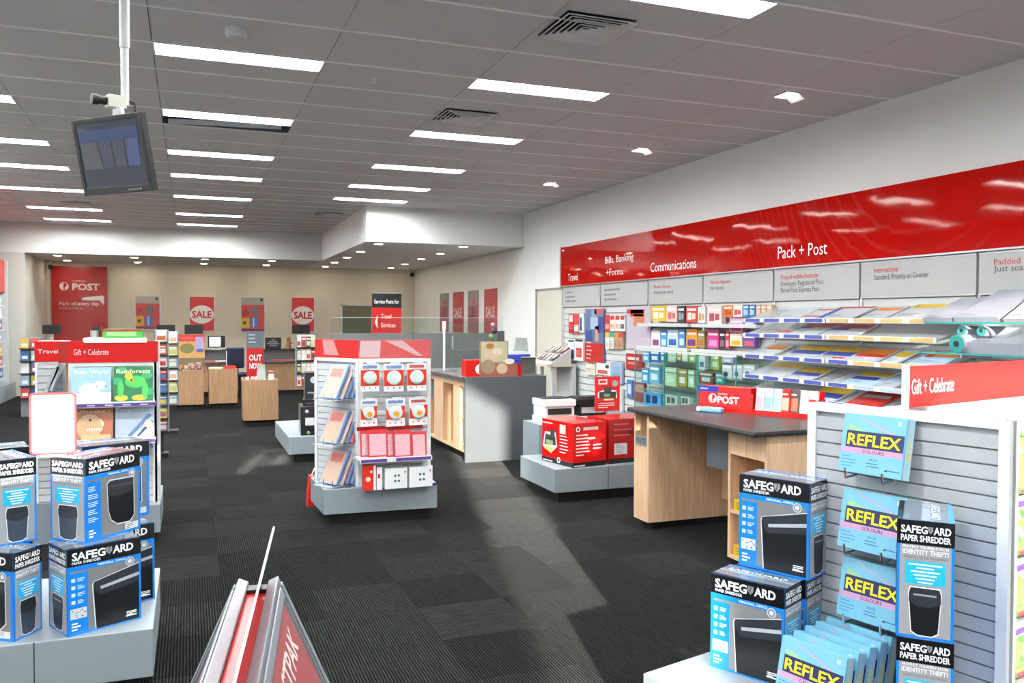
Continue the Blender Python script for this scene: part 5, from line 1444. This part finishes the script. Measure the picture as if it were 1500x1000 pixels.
# end panel: local x = 0 plane, faces -x
MP = fr((-.0, .36, 0), (0, -1, 0), (0, 0, 1))
slat_panel(gr, MP, .735, .29, 1.285, .05, WSLAT, frame=.035, th=.03)
G().box(.03, .05, -.375, .36, .29, 1.285, WHITE).obj('panel_back', gr)
G().box(-.62, 1.6, -.62, .62, .095, .29, PLINTH).obj('gondola_base', gr, bevel=.004)
G().box(-.55, 1.5, -.55, .55, 0, .095, BLACK).obj('kick_base', gr)
MS = fr((.05, .03, 0), (1, 0, 0), (0, 0, 1))
slat_panel(gr, MS, 1.3, .29, 1.285, .05)
G().box(.05, 1.35, .05, .1, .29, 1.285, WHITE).obj('spine_back', gr)
h = G().box(.062, 1.36, -.0, .02, 1.29, 1.437, mat('e02420', .4)).box(.055, .062, -.003, .022, 1.285, 1.44, WHITE).obj('header_board', gr)
g = G(); g.text('Gift + Celebrate', .078, 1.338, .055, CWH, fr((0, -.001, 0), (1, 0, 0), (0, 0, 1)), 'l', .29); g.obj('lettering', h)
GRN = mat('a9c486', .35)
for row, z in enumerate((.98, .76, .54, .32)):
    s = G().box(.05, 1.35, -.27, .01, z - .012, z, WHITE).obj('shelf', gr)
    t = G().box(.05, 1.35, -.285, -.27, z - .022, z + .016, WHITE).box(.05, 1.35, -.2865, -.285, z - .016, z + .006, PURPLE)
    t.rect(.07, z - .009, .14, z - .001, mat('d8c8ea', .4), fr((0, -.2866, 0), (1, 0, 0), (0, 0, 1)), .0004)
    t.obj('shelf_ticket', s)
    for j in range(3):
        for i in range(4):
            if i > 1 and j: continue
            M = Matrix.Translation(OG + XD * (.10 + .29 * i + .012 * j) + YD * (-.235 + .07 * j) + Vector((0, 0, z + .006))) @ Matrix.Rotation(RZG, 4, 'Z') @ Matrix.Rotation(R(-16), 4, 'X') @ fr((0, 0, 0), (1, 0, 0), (0, 0, 1))
            o = G().box(0, .27, 0, .195, -.018, 0, mat('54703c' if j else '6a8a4a', .35)).obj('green_folder', label='%s green card pack, %s of the end gondola, column %s from slatted panel' % (('front', 'middle', 'rear')[j], ('top shelf', 'second shelf', 'third shelf', 'bottom shelf')[row], ('one', 'two', 'three', 'four')[i]), cat='card pack', group='green card packs on the end gondola')
            o.matrix_world = M
            if j == 0:
                g = G(); I4 = Matrix.Identity(4); rr_ = random.Random(row * 7 + i)
                for q in range(9):
                    g.disc(.02 + rr_.random() * .23, .04 + rr_.random() * .14, .008 + rr_.random() * .012, mat(rr_.choice(('b9c4a8', '9ab080', '4a703a')), .4), I4, .0006 + q * .0001, 10)
                g.rect(0, 0, .27, .016, mat('a03a48', .4), I4, .0016).rect(.01, .03, .1, .036, mat('5c7a48', .4), I4, .0018)
                g.obj('printed_cover', o)
# reams of coloured paper
RB = mat('68a3ba', .35)
def ream(M, w_, h_, th, lab):
    key = ('ream', w_, h_, th)
    if key in BOXP:
        o = dup(BOXP[key], None, None, lab)
        o.matrix_world = M
        return o
    o = G().box(0, w_, 0, h_, -th, 0, RB).obj('paper_ream', label=lab, cat='paper ream', group='blue paper reams', bevel=.003)
    o.matrix_world = M
    I4 = Matrix.Identity(4)
    g = G().rect(.002, .002, w_ - .002, h_ - .002, mat('6fabc2', .35), I4, .0004)
    g.pol2([(w_ * .22, h_ * .95), (w_ * .27, h_ * .95), (w_ * .96, h_ * .66), (w_ * .9, h_ * .66)], mat('c48fb0', .3), I4, .0007)
    g.pol2([(w_ * .10, h_ * .80), (w_ * .16, h_ * .80), (w_ * .5, h_ * .66), (w_ * .1, h_ * .66)], mat('8fba88', .3), I4, .0006)
    g.rect(w_ * .08, h_ * .43, w_ * .98, h_ * .71, NAVY, I4, .0009)
    g.text('REFLEX', w_ * .105, h_ * .475, h_ * .185, mat('f6e21a', .35), I4, 'l', w_ * .83, .022, z=.0012)
    g.rect(w_ * .02, h_ * .335, w_ * .98, h_ * .43, mat('bd8fb0', .3), I4, .0009)
    g.text('COLOURS', w_ * .53, h_ * .355, h_ * .055, NAVY, I4, 'c', w_ * .34, .01, z=.0012)
    g.text('BLUE', w_ * .55, h_ * .24, h_ * .035, mat('2b5a8a', .4), I4, 'c', w_ * .13, .01, z=.0012)
    g.lines(w_ * .04, h_ * .28, w_ * .3, 4, h_ * .055, h_ * .014, mat('3b7ea6', .4), I4, .0009, 1)
    g.lines(w_ * .44, h_ * .2, w_ * .7, 2, h_ * .05, h_ * .014, mat('2b5a8a', .4), I4, .0009, 3)
    g.pol2([(w_ * .72, h_ * .10), (w_ * .77, h_ * .14), (w_ * .78, h_ * .10)], NAVY, I4, .001).rect(w_ * .79, h_ * .11, w_ * .97, h_ * .125, mat('2b5a8a', .4), I4, .001)
    g.rect(w_ * .86, h_ * .86, w_ * .92, h_ * .93, mat('a8c4ce', .3), I4, .001)
    g.obj('printed_front', o)
    Ms = fr((w_ + .0003, 0, 0), (0, 0, -1), (0, 1, 0))
    g = G().rect(.004, .002, th - .004, h_ - .002, mat('a4c4cf', .35), Ms, .0003)
    g.text('REFLEX', .0, .0, .016, YEL, Ms @ Matrix.Translation((th * .65, h_ * .32, .0008)) @ Matrix.Rotation(R(90), 4, 'Z'), 'l', h_ * .36, .02, z=.0004)
    g.obj('printed_end', o)
    KIDS[o.name] = list(o.children)
    BOXP[key] = o
    return o
MW = Matrix.Translation(OG) @ Matrix.Rotation(RZG, 4, 'Z')
def ream_frame(lx, ly, z, lean):
    return MW @ Matrix.Translation((lx, ly, z)) @ fr((0, 0, 0), (0, -1, 0), (math.sin(lean), 0, math.cos(lean)))
for nm, z, zs in (('upper', 1.062, 1.05), ('middle', .79, .78), ('lower', .542, .53)):
    ream(ream_frame(-.105, .166, z, R(11)), .24, .21, .05, '%s blue paper ream held against the slatted end panel' % nm)
    for y in (.12, -.02):
        G().tube([(-.004, y, zs - .0), (-.125, y, zs - .005), (-.13, y, zs + .03)], .004, CHROME, 8).obj('ream_bracket', gr)
od = ['frontmost', 'second', 'third', 'fourth', 'rearmost']
for i in range(5):
    ream(ream_frame(-.375 + .058 * i, .225 - .004 * i, .296 + .006 * i, R(13)), .255, .205, .045, '%s blue paper ream in the leaning row at the foot of the slatted panel' % od[i])
# shredder boxes on the gondola base
P1 = shredder_box((1.965, 2.41), 153.5, .29, .15, .355, 'a', 'shredder box on the lower tier right, in front, turned to the aisle', .29, 'r')
BOXP_KEEP = P1
P2 = shredder_box((2.11, 2.47), 153.5, .285, .15, .355, 'a', 'shredder box on the lower tier right, behind the front one', .29, 'r')
P3 = shredder_box((2.115, 2.462), 156, .285, .15, .355, 'a', 'top shredder box of the right aisle stack beside the desk', .646, 'r')
P4 = shredder_box((1.998, 1.940), 227, .29, .155, .355, 'a', 'upper shredder box standing end-on before the slatted panel', .646, 'r')
P5 = shredder_box((1.995, 1.934), 226, .29, .155, .355, 'a', 'lower shredder box standing end-on before the slatted panel', .29, 'r')

# ------------------------------------------------------------------ back of the shop: posters, banners, counter
def poster(x0, x1, z0, z1, lab, kind):
    o = G().box(x0, x1, YB - .03, YB - .001, z0, z1, mat('d5d6d4', .3)).obj('framed_poster', label=lab, cat='poster', group='framed posters on the back wall')
    w_, h_ = x1 - x0 - .09, z1 - z0 - .07
    M = fr((x0 + .045, YB - .0305, z0 + .035), (1, 0, 0), (0, 0, 1))
    g = G()
    if kind == 'sale':
        g.rect(0, 0, w_, h_, mat('d23a3c', .4), M).disc(w_ * .5, h_ * .48, w_ * .5, mat('f2efec', .4), M, .001, 24, h_ * .27)
        g.text('SALE', w_ * .5, h_ * .385, h_ * .2, mat('c2262c', .4), M, 'c', w_ * .82, .03, z=.0016)
    else:
        g.rect(0, 0, w_, h_, mat('cf4a4c', .4), M).rect(0, h_ * .78, w_, h_, mat('a9a7a0', .4), M, .0009).disc(w_ * .6, h_ * .6, w_ * .2, mat('6f6a70', .4), M, .0012, 14).disc(w_ * .2, h_ * .55, w_ * .15, mat('9a3a40', .4), M, .0012, 14)
        g.rect(0, h_ * .1, w_ * .35, h_ * .4, mat('d9b13c', .4), M, .0012).rect(w_ * .4, h_ * .1, w_ * .72, h_ * .42, mat('4a7cc0', .4), M, .0012).rect(w_ * .5, h_ * .12, w_ * .56, h_ * .4, mat('c9dcf0', .4), M, .0015)
        g.rect(0, 0, w_, h_ * .07, mat('7a2a58', .4), M, .0012).disc(w_ * .15, h_ * .25, w_ * .08, mat('3a3020', .4), M, .0015, 10).disc(w_ * .88, h_ * .93, w_ * .06, DARK, M, .0015, 10)
    g.obj('printed_sheet', o)
poster(-1.27, -.64, 1.30, 2.18, 'framed catalogue poster with yellow and blue blocks, next to the red post sign', 'cat')
poster(-.03, .63, 1.26, 2.18, 'framed SALE poster left of the middle catalogue poster', 'sale')
poster(1.20, 1.86, 1.24, 2.18, 'framed catalogue poster between the two SALE posters', 'cat')
poster(2.46, 3.12, 1.23, 2.19, 'framed SALE poster right of the middle catalogue poster', 'sale')
ps = G().box(-3.05, -1.85, YB - .04, YB - .001, .9, 2.84, mat('b51713', .2, coat=.3)).obj('post_wall_sign', label='tall red wall sign with white POST lettering and slogan', cat='sign')
M = fr((-3.05, YB - .0405, .9), (1, 0, 0), (0, 0, 1))
g = G()
PT = mat('f3e4dc', .4)
horn(g, .27, 1.46, .1, M, PT, mat('b51713', .2, coat=.3))
g.text('AUSTRALIA', .44, 1.575, .035, PT, M, 'l', .3, .01)
g.text('POST', .44, 1.375, .155, PT, M, 'l', .59, .035)
g.text('Part of', .165, 1.01, .085, PT, M, 'l', .36, 0)
g.text('every day.', .55, 1.01, .085, PT, M, 'l', .48, .022)
g.text('auspost.com.au', .17, .92, .038, PT, M, 'l', .5, .0)
g.pol2([(.66, 1.13), (.64, 1.16), (.68, 1.2), (1.1, 1.25), (1.13, 1.21), (1.12, 1.02), (1.06, 1.09), (1.04, 1.13)], mat('fbfaf8', .4), M, .001)
g.obj('lettering', ps)
for i, (y0, y1, k_) in enumerate(((19.33, 20.04, 0), (18.15, 18.94, 1), (17.1, 17.81, 0), (15.94, 16.7, 1))):
    o = G().box(XR - .02, XR - .001, y0, y1, 1.3, 2.23, mat('b5585c' if k_ else 'a9888a', .4)).obj('wall_banner', label='%s sale banner on the right wall, %s from the counter partition' % (('grey and red', 'red')[k_], ordn[3 - i]), cat='banner', group='sale banners on the right wall')
    M = wall_frame(XR - .0205, y1, 1.3)
    w_ = y1 - y0
    g = G()
    if k_:
        g.rect(.0, .0, w_, .93, mat('b8484e', .4), M).text('SALE', w_ / 2, .36, .2, mat('dcc8c6', .4), M, 'c', w_ * .74, .03, z=.001)
    else:
        g.rect(0, .0, w_, .6, mat('b05a60', .4), M).rect(0, .6, w_, .93, mat('8f9088', .4), M).disc(w_ * .5, .45, w_ * .2, mat('7a5560', .4), M, .001, 12).disc(w_ * .5, .25, w_ * .2, mat('8a6a78', .4), M, .001, 12).disc(w_ * .6, .68, w_ * .15, mat('c0605c', .4), M, .001, 12)
    g.obj('printed_sheet', o)
# service-point banner
bn = G().box(3.11, 3.655, 15.2, 15.215, .3, 2.07, mat('b01a16', .35)).box(3.1, 3.67, 15.18, 15.24, .0, .3, SILVER).box(3.1, 3.665, 15.19, 15.23, 2.07, 2.09, SILVER).obj('service_banner', label='pull-up banner Service Point for Travel Services in black and red', cat='banner')
M = fr((3.11, 15.1995, .3), (1, 0, 0), (0, 0, 1))
g = G().rect(0, 1.51, .545, 1.77, mat('141414', .4), M)
g.text('Service Point for', .27, 1.585, .07, CWH, M, 'c', .46, .005)
g.text('Travel', .165, 1.31, .085, mat('f0dcd8', .4), M, 'l', .19)
g.text('Services', .165, 1.15, .085, mat('f0dcd8', .4), M, 'l', .27)
g.pol2([(.05, 1.25), (.1, 1.38), (.1, 1.12)], mat('f0dcd8', .4), M, .001)
for i, t_ in enumerate(('Passport Interviews', 'Passport Renewals', 'Passport Photos')):
    g.text(t_, .12, 1.0 - i * .085, .04, mat('f0dcd8', .4), M, 'l', .28)
g.obj('lettering', bn)
# long wood service counter
ck = empty('wood_service_counter', (0, 0, 0), 0, 'long wood fronted service counter with dark upstand along the back', 'counter')
for a, b in ((-2.6, -.9), (-.85, .95), (1.42, 2.4)):
    G().box(a, b, 18.2, 18.9, .1, .68, WOODB).box(a, b, 18.15, 18.9, .68, .71, COUNTER).obj('counter_bay', ck)
    G().box(a + .05, b - .05, 18.28, 18.85, 0, .1, BLACK).obj('kick_base', ck)
    G().box(a, b, 18.5, 18.9, .71, .93, mat('4c4c4e', .5)).box(a, b, 18.45, 18.9, .93, .95, DARK).obj('upstand', ck)
    G().box(a + (b - a) * .2, a + (b - a) * .75, 18.3, 18.44, .71, .735, mat('b04a48', .4)).box(a + (b - a) * .75, a + (b - a) * .9, 18.3, 18.44, .71, .735, PALE).obj('counter_mat', ck)
def monitor(x0, x1, z0, z1, y, lab, ped):
    o = G().box(x0, x1, y, y + .04, z0, z1, BLACK).box(x0 + .06, x1 - .06, y + .04, y + .09, z0 + .03, z1 - .03, BLACK).obj('monitor', label=lab, cat='monitor', group='customer display monitors at the counter', bevel=.004)
    xm = (x0 + x1) / 2
    G().box(xm - .025, xm + .025, y + .05, y + .08, ped, z0 + .05, PALE).box(xm - .1, xm + .1, y, y + .16, ped, ped + .015, PALE).obj('stand', o)
    return o
monitor(-2.68, -2.36, 1.29, 1.47, 18.6, 'black monitor back left of the red post sign edge', .95)
monitor(-.62, -.27, 1.28, 1.47, 18.6, 'black monitor back beside the left card spinner', .95)
monitor(-.09, .27, 1.28, 1.47, 18.6, 'black monitor back behind the red and green carton', .95)
monitor(2.08, 2.46, 1.28, 1.47, 18.7, 'black monitor back above the white book tower', .95)
m2 = monitor(.36, .70, 1.0, 1.24, 18.55, 'bright lit screen seen on the counter between figurines', .95)
G().rect(.03, .02, .25, .22, mat('cfe6e4', .3, emit=.9), fr((.36, 18.549, 1.0), (1, 0, 0), (0, 0, 1))).obj('screen_glass', m2)
o = G().box(1.5, 1.83, 18.48, 18.5, .93, 1.2, mat('0d0d0e', .3)).box(1.5, 1.83, 18.5, 18.6, .93, .96, BLACK).obj('notice_board', label='small black notice with white centred text on the counter', cat='sign')
g = G(); M = fr((1.5, 18.4795, .93), (1, 0, 0), (0, 0, 1))
for i, t_ in enumerate(('Your', 'Financial', 'Transactions', 'here')):
    g.text(t_, .165, .21 - i * .04, .022, CWH, M, 'c', (.08, .16, .25, .14)[i], .01)
g.obj('lettering', o)
for x, c1, lab in ((.14, '8a3a2c', 'dark red figurine on the counter left of the lit screen'), (1.99, '7a4a26', 'brown carved figurine on the counter right of the black notice')):
    o = G().lathe([(.07, 0), (.06, .05), (.045, .12), (.05, .17), (.02, .2)], mat(c1, .5), 12).ball((0, 0, .22), .045, mat(c1, .5)).ball((.05, -.02, .13), .025, mat(c1, .5)).obj('figurine', None, (x, 18.6, .951), 0, lab, 'figurine', 'figurines on the counter', smooth=True)
    G().box(-.09, .1, -.05, .06, -.0, .012, DARK).obj('figurine_base', o)
ot = G().box(1.04, 1.35, 17.0, 17.16, .0, 1.03, mat('c01a18', .4)).box(1.04, 1.35, 17.0, 17.16, 1.03, 1.35, mat('5d6a74', .4)).obj('display_column', label='square red and grey display column with OUT lettering before the counter', cat='display')
M = fr((1.04, 16.9995, 0), (1, 0, 0), (0, 0, 1))
g = G().text('OUT', .155, .79, .11, CWH, M, 'c', .24, .03).text('NOW', .155, .63, .11, CWH, M, 'c', .22, .03).lines(.03, 1.3, .22, 3, .07, .025, mat('aab4ba', .4), M, .001, 4)
g.obj('lettering', ot)
ch = empty('office_chair', (.93, 17.6, 0), R(20), 'dark blue office chair glimpsed behind the wooden bins', 'chair')
G().box(-.2, .2, -.2, .2, .45, .52, mat('1c2440', .7)).obj('seat', ch, bevel=.03)
G().box(-.19, .19, .17, .24, .6, 1.02, mat('1c2440', .7)).obj('backrest', ch, bevel=.03)
G().cyl((0, 0, .08), (0, 0, .45), .03, BLACK).box(-.03, .03, .14, .22, .45, .7, BLACK).obj('column', ch)
for i in range(5):
    a = 2 * math.pi * i / 5
    G().cyl((0, 0, .1), (.27 * math.cos(a), .27 * math.sin(a), .06), .02, BLACK, 8).ball((.27 * math.cos(a), .27 * math.sin(a), .03), .03, BLACK, 8).obj('chair_leg', ch)
# wooden bins with toys and gifts
def bin_(x0, x1, y0, y1, z1, lab):
    o = G().box(x0, x1, y0, y0 + .02, .07, z1, WOODB).box(x0, x1, y1 - .02, y1, .07, z1, WOODB).box(x0, x0 + .02, y0 + .02, y1 - .02, .07, z1, WOODB).box(x1 - .02, x1, y0 + .02, y1 - .02, .07, z1, WOODB).box(x0, x1, y0, y1, .07, .09, WOODB).box(x0 + .02, x1 - .02, y0 + .02, y1 - .02, z1 - .10, z1 - .08, WOODB).obj('wooden_bin', label=lab, cat='bin', group='wooden display bins')
    G().box(x0 + .05, x1 - .05, y0 + .05, y1 - .05, 0, .07, BLACK).obj('kick_base', o)
bin_(-.24, .23, 15.7, 16.2, .69, 'wooden display bin filled with soft toys')
bin_(.32, .80, 15.8, 16.3, .70, 'wooden display bin with green bowl, in the middle')
bin_(.74, 1.24, 12.98, 13.45, .69, 'wooden display bin nearest the shop front with ornaments')
def teddy(x, y, z, s, col, lab):
    m = mat(''.join('%02x' % int(int(col[i:i + 2], 16) * .72) for i in (0, 2, 4)), .9, var=.2, scale=80, bump=.3)
    o = G().ball((0, 0, .07), .075, m, 12, 1, .9, 1.1).obj('soft_toy', None, (x, y, z), R(random.uniform(-30, 30)), lab, 'soft toy', 'soft toys in the wooden bin', smooth=True)
    o.scale = (s, s, s)
    G().ball((0, -.01, .185), .06, m, 12).ball((-.045, 0, .235), .022, m, 8).ball((.045, 0, .235), .022, m, 8).obj('head', o, smooth=True)
    G().ball((0, -.065, .172), .026, mat('b8a88c', .9), 8).ball((0, -.09, .178), .008, BLACK, 6).ball((-.02, -.06, .2), .007, BLACK, 6).ball((.02, -.06, .2), .007, BLACK, 6).obj('muzzle', o, smooth=True)
    for s_ in (-1, 1):
        G().ball((s_ * .075, -.03, .1), .028, m, 8, 1, 1, 1.6).obj('arm', o, smooth=True)
        G().ball((s_ * .05, -.08, .03), .033, m, 8, 1, 1.4, 1).obj('leg', o, smooth=True)
tz = .612
for i, (x, y, s, c1, lab) in enumerate(((-.16, 15.80, .62, 'a8622e', 'brown soft toy bear at the left of the bin'), (-.05, 15.79, .68, 'd8c49a', 'cream soft toy with brown nose, second from the left'), (.06, 15.80, .7, 'd49a94', 'pink soft toy in the middle of the bin'), (.16, 15.8, .72, 'c9868a', 'rose pink soft toy on the right side of the bin'), (.02, 16.02, .8, 'dcae9c', 'pale pink soft toy at the back of the bin'), (.15, 16.03, .85, 'c4b48c', 'beige soft toy at the back right of the bin'), (-.13, 16.02, .7, 'b5763c', 'orange brown soft toy at the back left of the bin'))):
    teddy(x, y, tz, s, c1, lab)
o = G().box(0, .44, 0, .03, 0, .42, mat('b98d52', .5)).obj('picture_carton', None, (-.18, 16.24, .89), 0, 'red and tan picture carton standing above the soft toys', 'carton')
M = fr((0, -.0004, 0), (1, 0, 0), (0, 0, 1))
g = G().rect(0, .3, .44, .42, mat('b02a28', .4), M).rect(.28, .12, .42, .38, mat('9a8ab0', .4), M, .0009).disc(.14, .17, .12, mat('6f6a3c', .4), M, .0009, 16, .09).rect(.3, .1, .42, .16, mat('4a4a80', .4), M, .0012).rect(.03, .33, .25, .38, mat('c84a40', .4), M, .0009)
g.obj('printed_front', o)
G().box(.0, .44, -.02, .1, -.28, 0, mat('6a5a48', .6)).obj('card_backing', o)
o = G().lathe([(.05, 0), (.09, .02), (.12, .10), (.105, .10), (.08, .03), (.01, .02)], mat('7ab83c', .35), 18).obj('bowl', None, (.44, 16.0, .622), 0, 'green and white bowl on the middle wooden bin', 'bowl', smooth=True)
G().lathe([(.113, .075), (.121, .101), (.104, .101)], mat('dfeee6', .3), 18).obj('bowl_rim', o, smooth=True)
o = G().box(.58, .78, 15.84, 15.86, .70, .76, mat('c8302c', .4)).obj('price_card', label='small red price card on a thin pole at the middle wooden bin', cat='card')
G().cyl((.62, 15.9, .62), (.62, 15.9, 1.02), .006, WHITE, 6).obj('card_pole', o)
o = G().lathe([(.05, 0), (.07, .08), (.062, .2), (.05, .27), (.058, .29), (.045, .28)], mat('aab0a8', .35, var=.2, scale=60), 16).obj('vase', None, (1.01, 13.15, .61), 0, 'tall speckled grey vase on the nearest wooden bin', 'vase', smooth=True)
G().lathe([(.058, .285), (.05, .3), (.042, .285)], mat('8f968e', .3), 16).obj('vase_rim', o, smooth=True)
o = G().lathe([(.042, 0), (.045, .1), (.04, .16), (.044, .17)], mat('e6e2da', .35), 14).obj('storage_jar', None, (1.15, 13.12, .612), 0, 'white jar with brown lid on the nearest wooden bin', 'jar', smooth=True)
G().lathe([(.047, .17), (.047, .195), (.02, .205)], mat('8a4a34', .4), 14).obj('lid', o, smooth=True)
for x, c1, lab in ((.80, 'e4d4c8', 'small cream ornament at the left of the nearest bin'), (.87, 'c9a48c', 'small tan ornament second on the nearest bin'), (.92, 'd9b4b0', 'small pink ornament beside the vase')):
    o = G().ball((0, 0, .04), .045, mat(c1, .5), 10, 1.1, 1, .9).obj('ornament', None, (x, 13.1, .612), 0, lab, 'ornament', 'small ornaments on the nearest bin', smooth=True)
    G().ball((0, -.01, .095), .028, mat(c1, .5), 8).ball((.02, 0, .12), .01, mat(c1, .5), 6).obj('head', o, smooth=True)
# card and book towers
def tower(name, x, y, w_, ztop, cols, lab, rows, z0=.3, items_per=2, it='greeting card', ic='card', grp=''):
    r = G().box(-w_ / 2, w_ / 2, .0, .02, z0, ztop, PALE).box(-w_ / 2 - .012, -w_ / 2, -.1, .02, z0, ztop, mat('6e7476', .4)).box(w_ / 2, w_ / 2 + .012, -.1, .02, z0, ztop, mat('6e7476', .4)).box(-w_ / 2, w_ / 2, -.1, .1, 0, .05, BLACK).box(-.02, .02, .02, .06, .05, z0 + .1, DARK).obj(name, None, (x, y, 0), 0, lab, 'display rack')
    rr_ = random.Random(int(x * 100) + 5)
    for i in range(rows):
        z = ztop - (i + 1) * (ztop - z0) / rows
        G().box(-w_ / 2, w_ / 2, -.1, 0, z, z + .008, DARK).obj('shelf', r)
        for j in range(items_per):
            ww = w_ / items_per
            hh = (ztop - z0) / rows * .82
            o = G().box(-ww * .46, ww * .46, -.012, 0, 0, hh, mat(cols[(i * items_per + j) % len(cols)][0], .4)).obj(it.replace(' ', '_'), None, (x - w_ / 2 + ww * (j + .5), y - .05, z + .009), 0, '%s %s in row %s from the top of the %s' % (cols[(i * items_per + j) % len(cols)][1], it, ('one', 'two', 'three', 'four', 'five', 'six', 'seven', 'eight', 'nine')[i], grp), ic, it + 's in the ' + grp)
            M = fr((-ww * .46, -.0124, 0), (1, 0, 0), (0, 0, 1))
            g = G().rect(ww * .12, hh * .15, ww * .8, hh * .55, mat(cols[(i * items_per + j + 1) % len(cols)][0], .4), M).rect(ww * .1, hh * .7, ww * .82, hh * .82, mat('eeece6', .4), M)
            g.obj('printed_cover', o)
tower('card_spinner', -.30, 10.5, .13, 1.47, [('d8cfc8', 'cream'), ('a8542a', 'rust brown'), ('c9c4c0', 'pale grey'), ('a01f2a', 'red'), ('3a5f8f', 'blue'), ('4f74a0', 'mid blue'), ('c2a83a', 'yellow'), ('8a5a60', 'dusty pink'), ('b8b4b8', 'grey')], 'narrow card spinner just right of the book gondola', 8, .3, 1, 'greeting card', 'card', 'narrow card spinner')
tower('card_spinner', -.28, 12.6, .26, 1.42, [('c9cfae', 'pale green'), ('dfe0dc', 'white'), ('c8a080', 'tan'), ('cfc078', 'straw yellow'), ('a8b07a', 'olive'), ('8a94a0', 'slate')], 'wider card spinner standing behind the narrow one', 6, .4, 2, 'gift card', 'card', 'wider card spinner')
tower('book_tower', 1.58, 12.5, .27, 1.37, [('d9d6cc', 'cream'), ('c2403a', 'red'), ('3f4a3c', 'dark green'), ('cfc4a0', 'buff'), ('b8b8b2', 'grey'), ('d8d2c4', 'ivory')], 'white book tower between the wooden bins and centre gondola', 4, .62, 4, 'paperback', 'book', 'white book tower')
# green carton on top of something behind the left gondola
o = G().box(0, .3, 0, .2, 0, .07, mat('3f9a3a', .4)).obj('green_carton', None, (-.66, 7.6, 1.44), 0, 'flat green carton on the shelf unit behind the book gondola', 'carton')
G().rect(.03, .015, .25, .05, mat('8cc878', .4), fr((0, -.0004, 0), (1, 0, 0), (0, 0, 1))).box(.0, .3, -.003, -.001, .055, .07, mat('8a2424', .4)).obj('printed_front', o)
su = G().box(-.8, -.36, 7.55, 7.95, .0, 1.438, WHITE).obj('shelf_unit', label='plain white shelf unit behind the book gondola', cat='shelf unit')
G().box(-.81, -.35, 7.54, 7.96, 0, .06, BLACK).obj('kick_base', su)
jar = G().cyl((0, 0, 0), (0, 0, .06), .03, GREY, 12).box(-.01, .05, -.02, .02, .06, .09, BLACK).obj('tape_dispenser', None, (-.73, 7.7, 1.4385), 0, 'small black and grey dispenser beside the flat green carton', 'dispenser')
# far left wall bay with red fascia
lw = empty('left_wall_bay', (0, 0, 0), 0, 'wall display bay with red fascia at the far left', 'display wall')
G().box(XL + .001, -3.47, 14.5, 19.5, 2.12, 2.76, mat('b81612', .3)).obj('fascia', lw)
G().box(XL + .001, -3.6, 14.5, 19.5, .3, 2.11, SLAT).box(XL + .001, -3.3, 14.5, 19.5, 0, .3, PLINTH).obj('slat_back', lw)
G().box(XL + .001, -3.42, 19.5, 19.56, 0, 2.76, PALE).obj('end_panel', lw)
rr_ = random.Random(11)
LWC = [('c04a48', 'red'), ('8fa8c0', 'pale blue'), ('d8d6d2', 'white'), ('2f5a90', 'blue'), ('c2a24a', 'yellow'), ('7a5a80', 'purple'), ('9ac0a8', 'green')]
for i in range(7):
    z = 1.85 - .24 * i
    G().box(-3.6, -3.46, 14.6, 19.4, z - .015, z, WHITE).obj('shelf', lw)
    for j in range(4):
        y = 17.9 + j * .36
        c1, nm = LWC[(i * 3 + j * 2) % 7]
        o = G().box(-3.52, -3.48, y, y + .28, z, z + .19, mat(c1, .4)).box(-3.48, -3.478, y + .04, y + .2, z + .05, z + .12, mat('e2ded8', .4)).obj('product_box', label='%s box, shelf %s of the left wall bay, column %s from far end' % (nm, ('one', 'two', 'three', 'four', 'five', 'six', 'seven')[i], ('four', 'three', 'two', 'one')[j]), cat='product box', group='products on the left wall bay')
rk = G().box(-2.55, -2.25, 15.5, 15.8, 0, 1.28, mat('77797c', .5)).obj('magazine_rack', label='grey magazine rack behind the leaflet gondola on the left', cat='display rack')
for i in range(5):
    G().box(-2.56, -2.24, 15.4, 15.5, .3 + .2 * i, .31 + .2 * i, DARK).obj('shelf', rk)
    for j in range(2):
        o = G().box(0, .12, 0, .015, 0, .16, mat(LWC[(i + j * 3) % 7][0], .4)).rect(.02, .03, .1, .08, WHITE, fr((0, -.0004, 0), (1, 0, 0), (0, 0, 1))).obj('magazine', None, (-2.54 + j * .15, 15.44, .311 + .2 * i), 0, '%s magazine, row %s from the floor of the grey rack, %s one' % (LWC[(i + j * 3) % 7][1], ('one', 'two', 'three', 'four', 'five')[i], ('left', 'right')[j]), 'magazine', 'magazines in the grey rack')
